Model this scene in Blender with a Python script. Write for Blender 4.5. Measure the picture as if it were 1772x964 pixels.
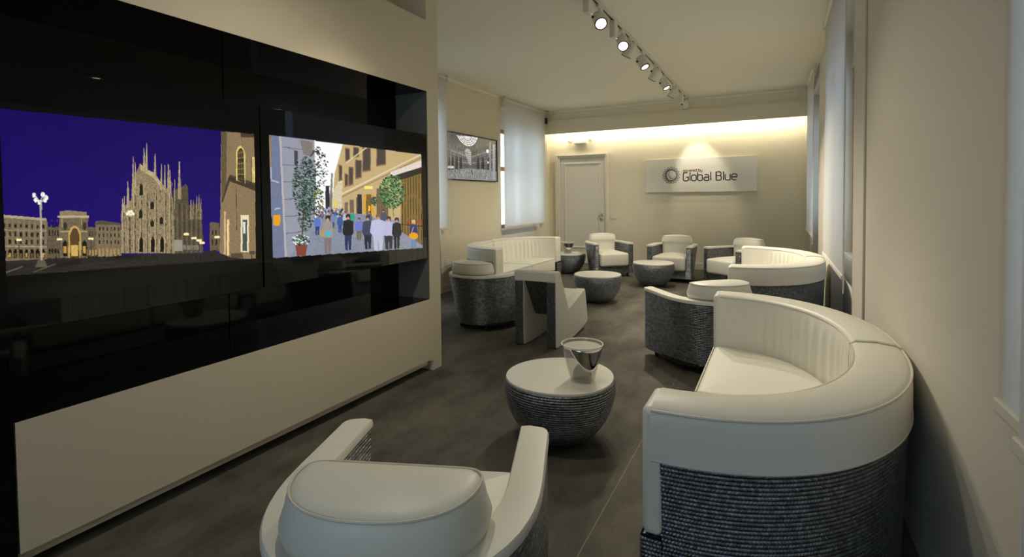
import bpy, bmesh, math, random
import numpy as np
from mathutils import Vector, Matrix
random.seed(7); rng = np.random.default_rng(7)
for o in list(bpy.data.objects): bpy.data.objects.remove(o)
SC = bpy.context.scene
COL = SC.collection
PI = math.pi

# ------------------------------------------------------------------ camera
CAM_H = 1.285
YAW, PITCH, ROLL, FPX = 0.480, 0.0314, -0.0101, 885.08
def cam_axes():
    cy, sy = math.cos(YAW), math.sin(YAW)
    fwd = Vector((-sy*math.cos(PITCH), cy*math.cos(PITCH), -math.sin(PITCH)))
    right = Vector((cy, sy, 0)); up = right.cross(fwd)
    r2 = right*math.cos(ROLL) + up*math.sin(ROLL)
    u2 = -right*math.sin(ROLL) + up*math.cos(ROLL)
    return r2, u2, fwd
cd = bpy.data.cameras.new('camera'); cam = bpy.data.objects.new('camera', cd); COL.objects.link(cam)
r2, u2, fw = cam_axes()
m = Matrix.Identity(4)
for i in range(3):
    m[i][0], m[i][1], m[i][2] = r2[i], u2[i], -fw[i]
m[2][3] = CAM_H
cam.matrix_world = m
cd.sensor_fit = 'HORIZONTAL'; cd.sensor_width = 36.0; cd.lens = FPX*36/1772
cd.shift_y = -(482-370)/1772
cd.clip_start = 0.02
SC.camera = cam

# ------------------------------------------------------------------ world and exposure
W = bpy.data.worlds.new('daylight'); SC.world = W; W.use_nodes = True
bg = W.node_tree.nodes['Background']
bg.inputs[0].default_value = (0.66, 0.82, 1.0, 1); bg.inputs[1].default_value = 3.1
SC.view_settings.view_transform = 'Standard'; SC.view_settings.look = 'None'
SC.view_settings.gamma = 1.0; SC.view_settings.use_curve_mapping = False
SC.view_settings.exposure = 0.0
SC.cycles.use_denoising = True
SC.cycles.max_bounces = 10; SC.cycles.diffuse_bounces = 6; SC.cycles.sample_clamp_indirect = 6
SC.cycles.caustics_reflective = False; SC.cycles.caustics_refractive = False
WARM = (1.0, 0.90, 0.71)
SPOT_W = 100.0
COVE_E = 48.0

# ------------------------------------------------------------------ materials
def new_mat(name):
    mt = bpy.data.materials.new(name); mt.use_nodes = True
    return mt, mt.node_tree, mt.node_tree.nodes['Principled BSDF']
def lin(c):
    return tuple(((v/255+0.055)/1.055)**2.4 if v > 10 else v/255/12.92 for v in c)
def plain(name, col, rough=0.5, metal=0.0, spec=0.5, bump=None, var=0.0, vscale=3.0, coat=0.0):
    mt, nt, b = new_mat(name)
    b.inputs['Base Color'].default_value = (*col, 1); b.inputs['Roughness'].default_value = rough
    b.inputs['Metallic'].default_value = metal; b.inputs['Specular IOR Level'].default_value = spec
    if coat: b.inputs['Coat Weight'].default_value = coat
    tc = nt.nodes.new('ShaderNodeTexCoord')
    if var:
        n = nt.nodes.new('ShaderNodeTexNoise'); n.inputs['Scale'].default_value = vscale; n.inputs['Detail'].default_value = 6
        nt.links.new(tc.outputs['Object'], n.inputs['Vector'])
        r = nt.nodes.new('ShaderNodeMapRange'); r.inputs['From Min'].default_value = 0.3; r.inputs['From Max'].default_value = 0.7
        r.inputs['To Min'].default_value = 1-var; r.inputs['To Max'].default_value = 1+var
        nt.links.new(n.outputs['Fac'], r.inputs['Value'])
        mx = nt.nodes.new('ShaderNodeMix'); mx.data_type = 'RGBA'; mx.blend_type = 'MULTIPLY'; mx.inputs['Factor'].default_value = 1
        mx.inputs['A'].default_value = (*col, 1); nt.links.new(r.outputs['Result'], mx.inputs['B'])
        nt.links.new(mx.outputs['Result'], b.inputs['Base Color'])
    if bump:
        n2 = nt.nodes.new('ShaderNodeTexNoise'); n2.inputs['Scale'].default_value = bump[0]; n2.inputs['Detail'].default_value = 4
        nt.links.new(tc.outputs['Object'], n2.inputs['Vector'])
        bp = nt.nodes.new('ShaderNodeBump'); bp.inputs['Strength'].default_value = bump[1]; bp.inputs['Distance'].default_value = bump[2]
        nt.links.new(n2.outputs['Fac'], bp.inputs['Height']); nt.links.new(bp.outputs['Normal'], b.inputs['Normal'])
    return mt
M = {}
M['wall'] = plain('wall_paint', (0.74, 0.69, 0.54), 0.85, bump=(180, 0.15, 0.002))
M['wall_right'] = plain('wall_paint_light', (0.70, 0.66, 0.575), 0.85, bump=(180, 0.15, 0.002))
M['ceiling'] = plain('ceiling_paint', (0.85, 0.83, 0.73), 0.9)
M['trim'] = plain('trim_paint', (0.72, 0.68, 0.60), 0.5)
M['media'] = plain('media_wall_lacquer', (0.71, 0.63, 0.48), 0.55)
M['leather'] = plain('cream_leather', (0.80, 0.78, 0.695), 0.42, bump=(420, 0.12, 0.001))
M['piping'] = plain('leather_piping', (0.70, 0.67, 0.59), 0.45)
M['white'] = plain('white_lacquer', (0.74, 0.72, 0.66), 0.35)
M['metal_white'] = plain('white_metal', (0.72, 0.69, 0.63), 0.4)
M['black'] = plain('black_plastic', (0.01, 0.01, 0.011), 0.45)
M['dark'] = plain('dark_metal', (0.03, 0.03, 0.033), 0.4, 0.5)
M['gloss'] = plain('black_gloss_glass', (0.0025, 0.003, 0.0045), 0.03, spec=0.28)
M['gloss2'] = plain('black_gloss_lacquer', (0.0025, 0.003, 0.0045), 0.05, spec=0.28)
M['chrome'] = plain('brushed_steel', (0.75, 0.74, 0.72), 0.25, 1.0)
M['mirror'] = plain('silvered_glass', (0.80, 0.79, 0.78), 0.04, 1.0)
M['blue_ink'] = plain('sign_ink', (0.012, 0.014, 0.03), 0.5)
M['brown_ink'] = plain('sign_ink_brown', (0.10, 0.06, 0.035), 0.5)
M['wood'] = plain('varnished_wood', (0.30, 0.14, 0.045), 0.4, var=0.3, vscale=14)
M['stone'] = plain('sill_stone', (0.80, 0.78, 0.74), 0.4)
M['niche'] = plain('niche_paint', (0.68, 0.66, 0.62), 0.8)
M['chain'] = plain('chain_plastic', (0.75, 0.74, 0.72), 0.4)
M['grey'] = plain('recess_dark_grey', (0.17, 0.17, 0.155), 0.5)
M['seam'] = plain('floor_underlay', (0.20, 0.18, 0.15), 0.8)
M['blocker'] = plain('sky_blocker', (0.52, 0.54, 0.58), 0.9)  # for the added wall that blocks sky from the right windows

def floor_mat():
    mt, nt, b = new_mat('taupe_carpet')
    tc = nt.nodes.new('ShaderNodeTexCoord')
    n = nt.nodes.new('ShaderNodeTexNoise'); n.inputs['Scale'].default_value = 2.2; n.inputs['Detail'].default_value = 9; n.inputs['Roughness'].default_value = 0.65
    mp = nt.nodes.new('ShaderNodeMapping'); mp.inputs['Scale'].default_value = (1.6, 0.8, 1)
    nt.links.new(tc.outputs['Object'], mp.inputs['Vector']); nt.links.new(mp.outputs['Vector'], n.inputs['Vector'])
    cr = nt.nodes.new('ShaderNodeValToRGB')
    cr.color_ramp.elements[0].position = 0.36; cr.color_ramp.elements[0].color = (0.058, 0.055, 0.046, 1)
    cr.color_ramp.elements[1].position = 0.66; cr.color_ramp.elements[1].color = (0.150, 0.138, 0.112, 1)
    nt.links.new(n.outputs['Fac'], cr.inputs['Fac'])
    g = nt.nodes.new('ShaderNodeTexNoise'); g.inputs['Scale'].default_value = 260; g.inputs['Detail'].default_value = 3
    nt.links.new(tc.outputs['Object'], g.inputs['Vector'])
    mx = nt.nodes.new('ShaderNodeMix'); mx.data_type = 'RGBA'; mx.blend_type = 'OVERLAY'; mx.inputs['Factor'].default_value = 0.45
    nt.links.new(cr.outputs['Color'], mx.inputs['A']); nt.links.new(g.outputs['Fac'], mx.inputs['B'])
    nt.links.new(mx.outputs['Result'], b.inputs['Base Color'])
    bp = nt.nodes.new('ShaderNodeBump'); bp.inputs['Strength'].default_value = 0.35; bp.inputs['Distance'].default_value = 0.003
    nt.links.new(g.outputs['Fac'], bp.inputs['Height']); nt.links.new(bp.outputs['Normal'], b.inputs['Normal'])
    b.inputs['Roughness'].default_value = 0.75; b.inputs['Specular IOR Level'].default_value = 0.3
    return mt
M['floor'] = floor_mat()

def weave_mat(name, dark, light, ulen=0.020, slant=0.35, shift=0.37, deep=0.7):
    """braided rope rows; UV is (metres along the row, row number)"""
    mt, nt, b = new_mat(name)
    uv = nt.nodes.new('ShaderNodeUVMap'); sp = nt.nodes.new('ShaderNodeSeparateXYZ'); nt.links.new(uv.outputs['UV'], sp.inputs[0])
    def mth(op, a, b_=None, c=None):
        nd = nt.nodes.new('ShaderNodeMath'); nd.operation = op
        for i, v in enumerate((a, b_, c)):
            if v is None: continue
            if isinstance(v, (int, float)): nd.inputs[i].default_value = v
            else: nt.links.new(v, nd.inputs[i])
        return nd.outputs[0]
    U, V = sp.outputs['X'], sp.outputs['Y']
    row = mth('FLOOR', V); fr = mth('FRACT', V)
    par = mth('MODULO', row, 2.0)
    sgn = mth('SUBTRACT', mth('MULTIPLY', par, 2.0), 1.0)
    a = mth('ADD', mth('ADD', mth('DIVIDE', U, ulen), mth('MULTIPLY', mth('MULTIPLY', fr, slant), sgn)), mth('MULTIPLY', row, shift))
    s = mth('FRACT', a)
    h = mth('ADD', mth('MULTIPLY', mth('POWER', mth('SINE', mth('MULTIPLY', s, PI)), 0.5), deep), 1.0-deep)
    hr = mth('POWER', mth('SINE', mth('MULTIPLY', fr, PI)), 0.5)
    hh = mth('MULTIPLY', h, hr)
    nz = nt.nodes.new('ShaderNodeTexNoise'); nz.inputs['Scale'].default_value = 60; nz.inputs['Detail'].default_value = 2
    cmb = nt.nodes.new('ShaderNodeCombineXYZ'); nt.links.new(mth('FLOOR', a), cmb.inputs[0]); nt.links.new(row, cmb.inputs[1])
    wn = nt.nodes.new('ShaderNodeTexWhiteNoise'); nt.links.new(cmb.outputs[0], wn.inputs['Vector'])
    f = mth('MULTIPLY', hh, mth('ADD', mth('MULTIPLY', wn.outputs['Value'], 0.65), 0.45))
    mx = nt.nodes.new('ShaderNodeMix'); mx.data_type = 'RGBA'; mx.clamp_factor = True
    nt.links.new(f, mx.inputs['Factor']); mx.inputs['A'].default_value = (*dark, 1); mx.inputs['B'].default_value = (*light, 1)
    nt.links.new(mx.outputs['Result'], b.inputs['Base Color'])
    bp = nt.nodes.new('ShaderNodeBump'); bp.inputs['Strength'].default_value = 0.9; bp.inputs['Distance'].default_value = 0.004
    nt.links.new(hh, bp.inputs['Height']); nt.links.new(bp.outputs['Normal'], b.inputs['Normal'])
    b.inputs['Roughness'].default_value = 0.30; b.inputs['Metallic'].default_value = 0.75
    return mt
M['weave'] = weave_mat('silver_grey_weave', (0.012, 0.013, 0.016), (0.40, 0.42, 0.45), 0.026, 0.25, 0.5, 0.5)
M['weave_rope'] = weave_mat('silver_grey_braid', (0.010, 0.012, 0.016), (0.38, 0.41, 0.46), 0.0105, 0.6, 0.3, 0.5)
M['weave_fine'] = weave_mat('silver_grey_rope', (0.012, 0.013, 0.016), (0.26, 0.27, 0.29), 0.016, 0.5)

def blind_mat():
    mt, nt, b = new_mat('blind_fabric')
    out = nt.nodes['Material Output']
    d = nt.nodes.new('ShaderNodeBsdfDiffuse'); d.inputs['Color'].default_value = (0.74, 0.71, 0.65, 1)
    t = nt.nodes.new('ShaderNodeBsdfTranslucent'); t.inputs['Color'].default_value = (0.72, 0.70, 0.66, 1)
    tp = nt.nodes.new('ShaderNodeBsdfTransparent'); tp.inputs['Color'].default_value = (0.9, 0.9, 0.9, 1)
    ms = nt.nodes.new('ShaderNodeMixShader'); ms.inputs[0].default_value = 0.45
    nt.links.new(d.outputs[0], ms.inputs[1]); nt.links.new(t.outputs[0], ms.inputs[2])
    m2 = nt.nodes.new('ShaderNodeMixShader'); m2.inputs[0].default_value = 0.04
    nt.links.new(ms.outputs[0], m2.inputs[1]); nt.links.new(tp.outputs[0], m2.inputs[2])
    nt.links.new(m2.outputs[0], out.inputs['Surface'])
    return mt
M['blind'] = blind_mat()

def glass_mat(name, col, rough=0.0):
    mt, nt, b = new_mat(name)
    out = nt.nodes['Material Output']
    g = nt.nodes.new('ShaderNodeBsdfGlossy'); g.inputs['Roughness'].default_value = 0.03
    t = nt.nodes.new('ShaderNodeBsdfTransparent'); t.inputs['Color'].default_value = (*col, 1)
    fr = nt.nodes.new('ShaderNodeFresnel'); fr.inputs['IOR'].default_value = 1.5
    ms = nt.nodes.new('ShaderNodeMixShader'); geo = nt.nodes.new('ShaderNodeNewGeometry'); inv = nt.nodes.new('ShaderNodeMath'); inv.operation = 'SUBTRACT'; inv.inputs[0].default_value = 1.0; nt.links.new(geo.outputs['Backfacing'], inv.inputs[1])
    ml = nt.nodes.new('ShaderNodeMath'); ml.operation = 'MULTIPLY'; nt.links.new(fr.outputs[0], ml.inputs[0]); nt.links.new(inv.outputs[0], ml.inputs[1]); nt.links.new(ml.outputs[0], ms.inputs[0])
    nt.links.new(t.outputs[0], ms.inputs[1]); nt.links.new(g.outputs[0], ms.inputs[2])
    if rough:
        d = nt.nodes.new('ShaderNodeBsdfDiffuse'); d.inputs['Color'].default_value = (0.7, 0.68, 0.64, 1)
        m2 = nt.nodes.new('ShaderNodeMixShader'); m2.inputs[0].default_value = rough
        nt.links.new(ms.outputs[0], m2.inputs[1]); nt.links.new(d.outputs[0], m2.inputs[2]); ms = m2
    nt.links.new(ms.outputs[0], out.inputs['Surface'])
    return mt
M['pane'] = glass_mat('window_pane', (0.95, 0.97, 0.97))
M['bucket'] = glass_mat('clear_glass', (0.96, 0.95, 0.93), 0.16)
M['smoke'] = glass_mat('smoked_glass', (0.6, 0.6, 0.61), 0.2)
M['frost'] = glass_mat('frosted_glass', (0.85, 0.84, 0.82), 0.6)

def emit(name, col, s):
    mt, nt, b = new_mat(name)
    b.inputs['Base Color'].default_value = (0.02, 0.02, 0.02, 1)
    b.inputs['Emission Color'].default_value = (*col, 1); b.inputs['Emission Strength'].default_value = s
    return mt
M['cove'] = emit('cove_strip', (1.0, 0.89, 0.66), COVE_E)
M['lens_on'] = emit('lamp_lens_lit', (1.0, 0.93, 0.82), 25)
M['lens_dim'] = emit('lamp_lens', (1.0, 0.90, 0.78), 1.2)
def picture_mat(name, s, rough, lit=True):
    mt, nt, b = new_mat(name)
    at = nt.nodes.new('ShaderNodeAttribute'); at.attribute_name = 'picture'
    if lit:
        b.inputs['Base Color'].default_value = (0.003, 0.003, 0.004, 1)
        nt.links.new(at.outputs['Color'], b.inputs['Emission Color']); b.inputs['Emission Strength'].default_value = s
    else:
        nt.links.new(at.outputs['Color'], b.inputs['Base Color'])
    b.inputs['Roughness'].default_value = rough; b.inputs['Specular IOR Level'].default_value = 0.3
    return mt
M['screen'] = picture_mat('lit_screen', 1.0, 0.08)
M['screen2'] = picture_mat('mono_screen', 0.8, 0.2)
M['print'] = picture_mat('photo_print', 1.0, 0.5, False)

# ------------------------------------------------------------------ helpers
def link(o, parent=None):
    COL.objects.link(o)
    if parent is not None: o.parent = parent
    return o
def mesh_obj(name, verts, faces, mat, parent=None, uvs=None, smooth=False, angle=None):
    me = bpy.data.meshes.new(name); me.from_pydata([tuple(v) for v in verts], [], faces)
    if uvs is not None:
        ul = me.uv_layers.new(name='UVMap')
        idx = np.empty(len(me.loops), np.int32); me.loops.foreach_get('vertex_index', idx)
        ul.data.foreach_set('uv', np.asarray(uvs, np.float32)[idx].ravel())
    me.materials.append(mat)
    if smooth:
        me.polygons.foreach_set('use_smooth', [True]*len(me.polygons))
        if angle: me.set_sharp_from_angle(angle=angle)
    me.update()
    return link(bpy.data.objects.new(name, me), parent)
class MB:
    """collects shapes, then links them as one mesh object"""
    def __init__(self): self.v = []; self.f = []
    def add(self, v, f):
        n = len(self.v); self.v += [tuple(p) for p in v]; self.f += [[i+n for i in q] for q in f]; return self
    def box(self, x0, x1, y0, y1, z0, z1):
        v = [(x, y, z) for z in (z0, z1) for y in (y0, y1) for x in (x0, x1)]
        return self.add(v, [(0,2,3,1), (4,5,7,6), (0,1,5,4), (2,6,7,3), (0,4,6,2), (1,3,7,5)])
    def cyl(self, p0, p1, r0, r1=None, n=20, cap=True):
        r1 = r0 if r1 is None else r1
        p0, p1 = Vector(p0), Vector(p1); d = (p1-p0).normalized()
        a = d.orthogonal().normalized(); b = d.cross(a)
        v = [p + (a*math.cos(2*PI*i/n)+b*math.sin(2*PI*i/n))*r for p, r in ((p0, r0), (p1, r1)) for i in range(n)]
        f = [(i, (i+1) % n, n+(i+1) % n, n+i) for i in range(n)]
        if cap: f += [tuple(range(n))[::-1], tuple(range(n, 2*n))]
        return self.add(v, f)
    def tube(self, pts, r, n=8, closed=False):
        P = [Vector(p) for p in pts]; k = len(P); v = []
        for i, p in enumerate(P):
            a = P[(i-1) % k] if (closed or i) else p; b = P[(i+1) % k] if (closed or i < k-1) else p
            d = (b-a).normalized(); up = Vector((0, 0, 1)) if abs(d.z) < 0.95 else Vector((1, 0, 0))
            s = d.cross(up).normalized(); t = s.cross(d)
            v += [p + (s*math.cos(2*PI*j/n)+t*math.sin(2*PI*j/n))*r for j in range(n)]
        f = [(i*n+j, i*n+(j+1) % n, ((i+1) % k)*n+(j+1) % n, ((i+1) % k)*n+j) for i in range(k if closed else k-1) for j in range(n)]
        if not closed: f += [tuple(range(n))[::-1], tuple(range((k-1)*n, k*n))]
        return self.add(v, f)
    def lathe(self, prof, n=28, c=(0, 0, 0), capb=True, capt=True):
        v = [(c[0]+r*math.cos(2*PI*i/n), c[1]+r*math.sin(2*PI*i/n), c[2]+z) for r, z in prof for i in range(n)]
        f = [(k*n+i, k*n+(i+1) % n, (k+1)*n+(i+1) % n, (k+1)*n+i) for k in range(len(prof)-1) for i in range(n)]
        if capb: f.append(tuple(range(n))[::-1])
        if capt: f.append(tuple(range((len(prof)-1)*n, len(prof)*n)))
        return self.add(v, f)
    def build(self, name, mat, parent=None, bevel=0, smooth=False, segs=2, angle=0.6):
        o = mesh_obj(name, self.v, self.f, mat, parent, smooth=smooth or bevel > 0, angle=angle)
        if bevel:
            md = o.modifiers.new('bevel', 'BEVEL'); md.width = bevel; md.segments = segs; md.limit_method = 'ANGLE'; md.angle_limit = 0.6
            md.harden_normals = False
        return o
def thing(name, label, cat, loc=(0, 0, 0), rz=0.0, group=None):
    o = bpy.data.objects.new(name, None); o.empty_display_size = 0.1; COL.objects.link(o)
    o.location = loc; o.rotation_euler = (0, 0, rz)
    o['label'] = label; o['category'] = cat
    if group: o['group'] = group
    return o
def dup(root, label, loc, rz, group=None):
    def cp(o, par):
        c = o.copy(); COL.objects.link(c)
        if par is not None: c.parent = par
        for ch in o.children: cp(ch, c)
        return c
    r = cp(root, None); r.location = loc; r.rotation_euler = (0, 0, rz); r['label'] = label
    if group: r['group'] = group
    return r
def struct(o): o['kind'] = 'structure'; return o
def normals2(path, closed):
    P = np.array(path, float); n = len(P); T = np.empty_like(P)
    for i in range(n):
        a = P[i-1] if (closed or i) else P[i]; b = P[(i+1) % n] if (closed or i < n-1) else P[i]
        T[i] = b-a
    T /= np.linalg.norm(T, axis=1)[:, None]
    return np.stack([T[:, 1], -T[:, 0]], 1)      # right-hand side of travel
def resample(path, step, closed=False):
    P = [np.array(p, float) for p in path]
    if closed: P.append(P[0])
    P = np.array(P); d = np.r_[0, np.cumsum(np.linalg.norm(np.diff(P, axis=0), axis=1))]
    n = max(2, int(round(d[-1]/step)))
    t = np.linspace(0, d[-1], n+1)
    Q = np.stack([np.interp(t, d, P[:, k]) for k in range(P.shape[1])], 1)
    return Q[:-1] if closed else Q
def weave_sheet(name, path, z0, z1, parent, closed=False, pitch=0.0118, amp=0.0036, inset=None, mat=None, step=0.02, lean=0.0):
    """rows of rope stacked up an outline; the outside is on the right of travel"""
    P = resample(path, step, closed); N = normals2(P, closed); n = len(P)
    L = np.r_[0, np.cumsum(np.linalg.norm(np.diff(P, axis=0), axis=1))]
    if closed: P = np.vstack([P, P[:1]]); N = np.vstack([N, N[:1]]); L = np.r_[L, L[-1]+step]; n += 1
    rows = max(1, int(round((z1-z0)/pitch))); verts = []; uvs = []
    prof = (0.06, 0.30, 0.70, 0.94)
    for r in range(rows):
        for t in prof:
            z = z0+(z1-z0)*(r+t)/rows; off = amp*(math.sin(PI*t)**0.7)
            for i in range(n):
                ins = inset(P[i], (z-z0)/(z1-z0)) if inset else 0.0
                q = P[i]+N[i]*(off-ins-lean*(1-(z-z0)/(z1-z0)))
                verts.append((q[0], q[1], z)); uvs.append((L[i], r+t))
    k = len(prof)*rows
    faces = [(a*n+i, a*n+i+1, (a+1)*n+i+1, (a+1)*n+i) for a in range(k-1) for i in range(n-1)]
    return mesh_obj(name, verts, faces, mat or M['weave'], parent, uvs, smooth=True, angle=1.2)
def pad(name, outline, z0, z1, r, mat, parent, crown=0.0, step=0.025, rb=None, top=None, bulge=0.0, extra=()):
    """cushion: outline (anticlockwise) with rounded top and bottom edges"""
    P = resample(outline, step, True)
    for _ in range(3): P = (np.roll(P, 1, 0)+2*P+np.roll(P, -1, 0))/4 if r > 0.012 else P
    N = normals2(P, True); n = len(P); c = P.mean(0); rb = r if rb is None else rb
    rings = []
    for k in range(5):
        a = PI/2*k/4; rings.append((rb*(1-math.sin(a)), z0+rb*(1-math.cos(a))))
    rings += list(extra)
    rings += [(-bulge, (z0+z1)/2)] if bulge and not extra else []
    for k in range(5):
        a = PI/2*k/4; rings.append((r*(1-math.cos(a)), z1-r*(1-math.sin(a))))
    verts = []; h = (lambda p: 0.0) if top is None else top
    def zz(p, z): return z+h(p)*max(0.0, (z-z0)/(z1-z0))
    for ins, z in rings:
        Q = P-N*ins
        verts += [(q[0], q[1], zz(q, z)) for q in Q]
    for s in (0.85, 0.65, 0.4, 0.15):
        Q = c+(P-N*r-c)*s
        verts += [(q[0], q[1], zz(q, z1+crown*(1-s*s))) for q in Q]
    m_ = len(rings)+4
    faces = [(a*n+i, a*n+(i+1) % n, (a+1)*n+(i+1) % n, (a+1)*n+i) for a in range(m_-1) for i in range(n)]
    faces += [tuple(range(n))[::-1], tuple(range((m_-1)*n, m_*n))]
    return mesh_obj(name, verts, faces, mat, parent, smooth=True, angle=1.0)
def loft(name, inner, outer, section, mat, parent, tweak=None, smooth_angle=0.7):
    """section = closed list of (s, z) between an inner and an outer curve"""
    n = len(inner); k = len(section); verts = []
    for i in range(n):
        for j, (s, z) in enumerate(section):
            ds = tweak(i/(n-1), s, z) if tweak else 0.0
            q = inner[i]*(1-s-ds)+outer[i]*(s+ds); verts.append((q[0], q[1], z))
    faces = [(i*k+j, i*k+(j+1) % k, (i+1)*k+(j+1) % k, (i+1)*k+j) for i in range(n-1) for j in range(k)]
    faces += [tuple(range(k))[::-1], tuple(range((n-1)*k, n*k))]
    return mesh_obj(name, verts, faces, mat, parent, smooth=True, angle=smooth_angle)
def fixnormals(o):
    bm = bmesh.new(); bm.from_mesh(o.data); bmesh.ops.recalc_face_normals(bm, faces=bm.faces); bm.to_mesh(o.data); bm.free(); return o

# ------------------------------------------------------------------ room shell
XL, XR, YB, YF, ZC = -4.03, 0.45, 9.38, -2.6, 2.93
MX = -2.285                                       # face of the media wall
fl_root = struct(MB().box(XL-0.5, XR+0.5, YF-0.1, YB+0.1, -0.12, -0.008).build('floor', M['seam']))
for a, b in ((XL, -0.6305), (-0.6295, XR+0.35)):
    MB().box(a, b, YF, YB, -0.008, 0.0).build('floor_sheet', M['floor'], fl_root)
MB().box(-0.6325, -0.6275, YF, YB, -0.004, 0.0006).build('floor_seam', M['seam'], fl_root)
struct(MB().box(XL-0.5, XR+0.5, YF-0.1, YB+0.1, ZC, ZC+0.15).build('ceiling', M['ceiling']))
struct(MB().box(XL-0.5, XR+0.5, YB, YB+0.15, 0, ZC).build('wall_back', M['wall']))
WX0, WX1, WZ0, WZ1 = -1.8, 0.1, 0.7, 2.4
struct(MB().box(XL-0.5, WX0, YF-0.15, YF, 0, ZC).box(WX1, XR+0.5, YF-0.15, YF, 0, ZC).box(WX0, WX1, YF-0.15, YF, 0, WZ0).box(WX0, WX1, YF-0.15, YF, WZ1, ZC).build('wall_front', M['wall']))
def niche_wall(name, x_in, x_out, niches, mat, ztop):
    b = MB(); lo, hi = min(x_in, x_out), max(x_in, x_out); y = YF
    for (a, c) in niches:
        b.box(lo, hi, y, a, 0, ZC); b.box(lo, hi, a, c, ztop, ZC); y = c
    b.box(lo, hi, y, YB, 0, ZC)
    return struct(b.build(name, mat))
NR = [(-0.30, 1.40), (4.05, 5.72), (7.50, 9.0)]
NL = [(4.15, 5.66), (7.36, 8.89)]
niche_wall('wall_right', XR, XR+0.42, NR, M['wall_right'], 2.78)
niche_wall('wall_left', XL, XL-0.42, NL, M['wall'], 2.78)
wi = 0
def window(y0, y1, xi, sgn, zs):
    """window niche: parapet, stone sill, wooden casement frame with panes"""
    global wi; wi += 1
    P = lambda a, b: (min(xi+sgn*a, xi+sgn*b), max(xi+sgn*a, xi+sgn*b))
    root = MB().box(*P(0.10, 0.42), y0, y1, 0, zs-0.03).build('window_%d' % wi, M['niche']); struct(root)
    MB().box(*P(0.095, 0.40), y0, y1, zs-0.03, zs).build('window_sill', M['stone'], root)
    f = MB(); t = 0.065; ym = (y0+y1)/2; z1 = 2.45
    X = P(0.165, 0.225)
    f.box(*X, y0, y0+t, zs, z1); f.box(*X, y1-t, y1, zs, z1)
    f.box(*X, y0+t, y1-t, z1-t, z1); f.box(*X, y0+t, y1-t, zs, zs+t)
    f.box(*X, ym-0.06, ym+0.06, zs+t, z1-t)
    zm = 1.78
    f.box(*X, y0+t, ym-0.06, zm-0.035, zm+0.035); f.box(*X, ym+0.06, y1-t, zm-0.035, zm+0.035)
    f.build('window_frame', M['wood'], root, bevel=0.006)
    MB().box(*P(0.15, 0.30), y0, y1, z1, 2.78).build('shutter_box', M['trim'], root)
    G = P(0.193, 0.197)
    for a, b in ((y0+t, ym-0.06), (ym+0.06, y1-t)):
        for c, d in ((zs+t, zm-0.035), (zm+0.035, z1-t)):
            MB().box(*G, a, b, c, d).build('window_pane', M['pane'], root)
    h = MB(); hx = xi+sgn*0.147; h.box(min(hx, hx+sgn*0.02), max(hx, hx+sgn*0.02), ym-0.012, ym+0.012, 1.30, 1.42)
    h.build('window_handle', M['chrome'], root, bevel=0.003)
    return root
fw = MB()
for a, b, c, d in ((WX0, WX0+.06, WZ0, WZ1), (WX1-.06, WX1, WZ0, WZ1), (WX0+.06, WX1-.06, WZ0, WZ0+.06), (WX0+.06, WX1-.06, WZ1-.06, WZ1), (-0.88, -0.82, WZ0+.06, WZ1-.06)): fw.box(a, b, YF-0.11, YF-0.05, c, d)
fw = struct(fw.build('window_6', M['wood'], bevel=0.005))
for a, b in ((WX0+.06, -0.88), (-0.82, WX1-.06)): MB().box(a, b, YF-0.082, YF-0.078, WZ0+.06, WZ1-.06).build('window_pane', M['pane'], fw)
for a, b in NR: window(a, b, XR, 1, 0.745)
for a, b in NL: window(a, b, XL, -1, 0.76)
# unseen wall added beyond the right-hand windows to dim their daylight
struct(MB().box(3.2, 3.4, -9, 14, -0.5, 7.0).build('wall_sky_blocker', M['blocker']))
# beam with hidden cove light over the end wall
bm_ = struct(MB().box(XL, XR, 9.13, 9.16, 2.50, ZC).build('trim_1', M['wall']))
MB().box(XL, XR, 9.105, 9.13, 2.735, 2.76).build('beam_rib', M['wall'], bm_, bevel=0.004)
MB().box(XL, XR, 9.10, 9.13, 2.89, ZC).build('beam_cornice', M['ceiling'], bm_, bevel=0.006)
MB().box(XL+0.05, XR-0.05, 9.162, 9.178, 2.530, 2.560).build('cove_lamp', M['cove'], bm_)
tr = struct(MB().box(XL, XL+0.025, 5.68, 7.30, ZC-0.04, ZC).build('trim_2', M['ceiling'], bevel=0.004))
struct(MB().box(XR-0.012, XR, 3.58, 4.045, 0.0, ZC).build('trim_3', M['wall_right'], bevel=0.004))
struct(MB().box(-2.78, XR, YB-0.018, YB, 0, 0.115).build('baseboard_back', M['trim'], bevel=0.004))
struct(MB().box(XL, XL+0.015, 5.66, 7.36, 0, 0.10).build('baseboard_left', M['wall'], bevel=0.004))

# door in the end wall
D0, D1, DZ = -3.79, -2.90, 2.03
door = struct(MB().box(D0, D1, YB-0.022, YB, 0.008, DZ).build('door_1', M['trim'], bevel=0.003))
fr = MB()
for k, (w, t) in enumerate(((0.055, 0.060), (0.030, 0.045))):
    o_ = 0.0 if k == 0 else -0.045
    a, b, c = D0-0.10-o_, D1+0.06+o_*0.0, DZ+0.075+o_
    if k == 0:
        fr.box(D0-0.10, D0-0.045, YB-t, YB, 0, c); fr.box(D1+0.03, D1+0.07, YB-t, YB, 0, c); fr.box(D0-0.045, D1+0.03, YB-t, YB, DZ+0.045, c)
    else:
        fr.box(D0-0.045, D0-0.004, YB-t, YB, 0, DZ+0.045); fr.box(D1+0.004, D1+0.03, YB-t, YB, 0, DZ+0.045); fr.box(D0-0.004, D1+0.004, YB-t, YB, DZ+0.004, DZ+0.045)
fr.build('door_frame', M['trim'], door, bevel=0.006)
pm = MB(); a, b, c, d = D0+0.085, D1-0.085, 0.30, DZ-0.085
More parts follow.
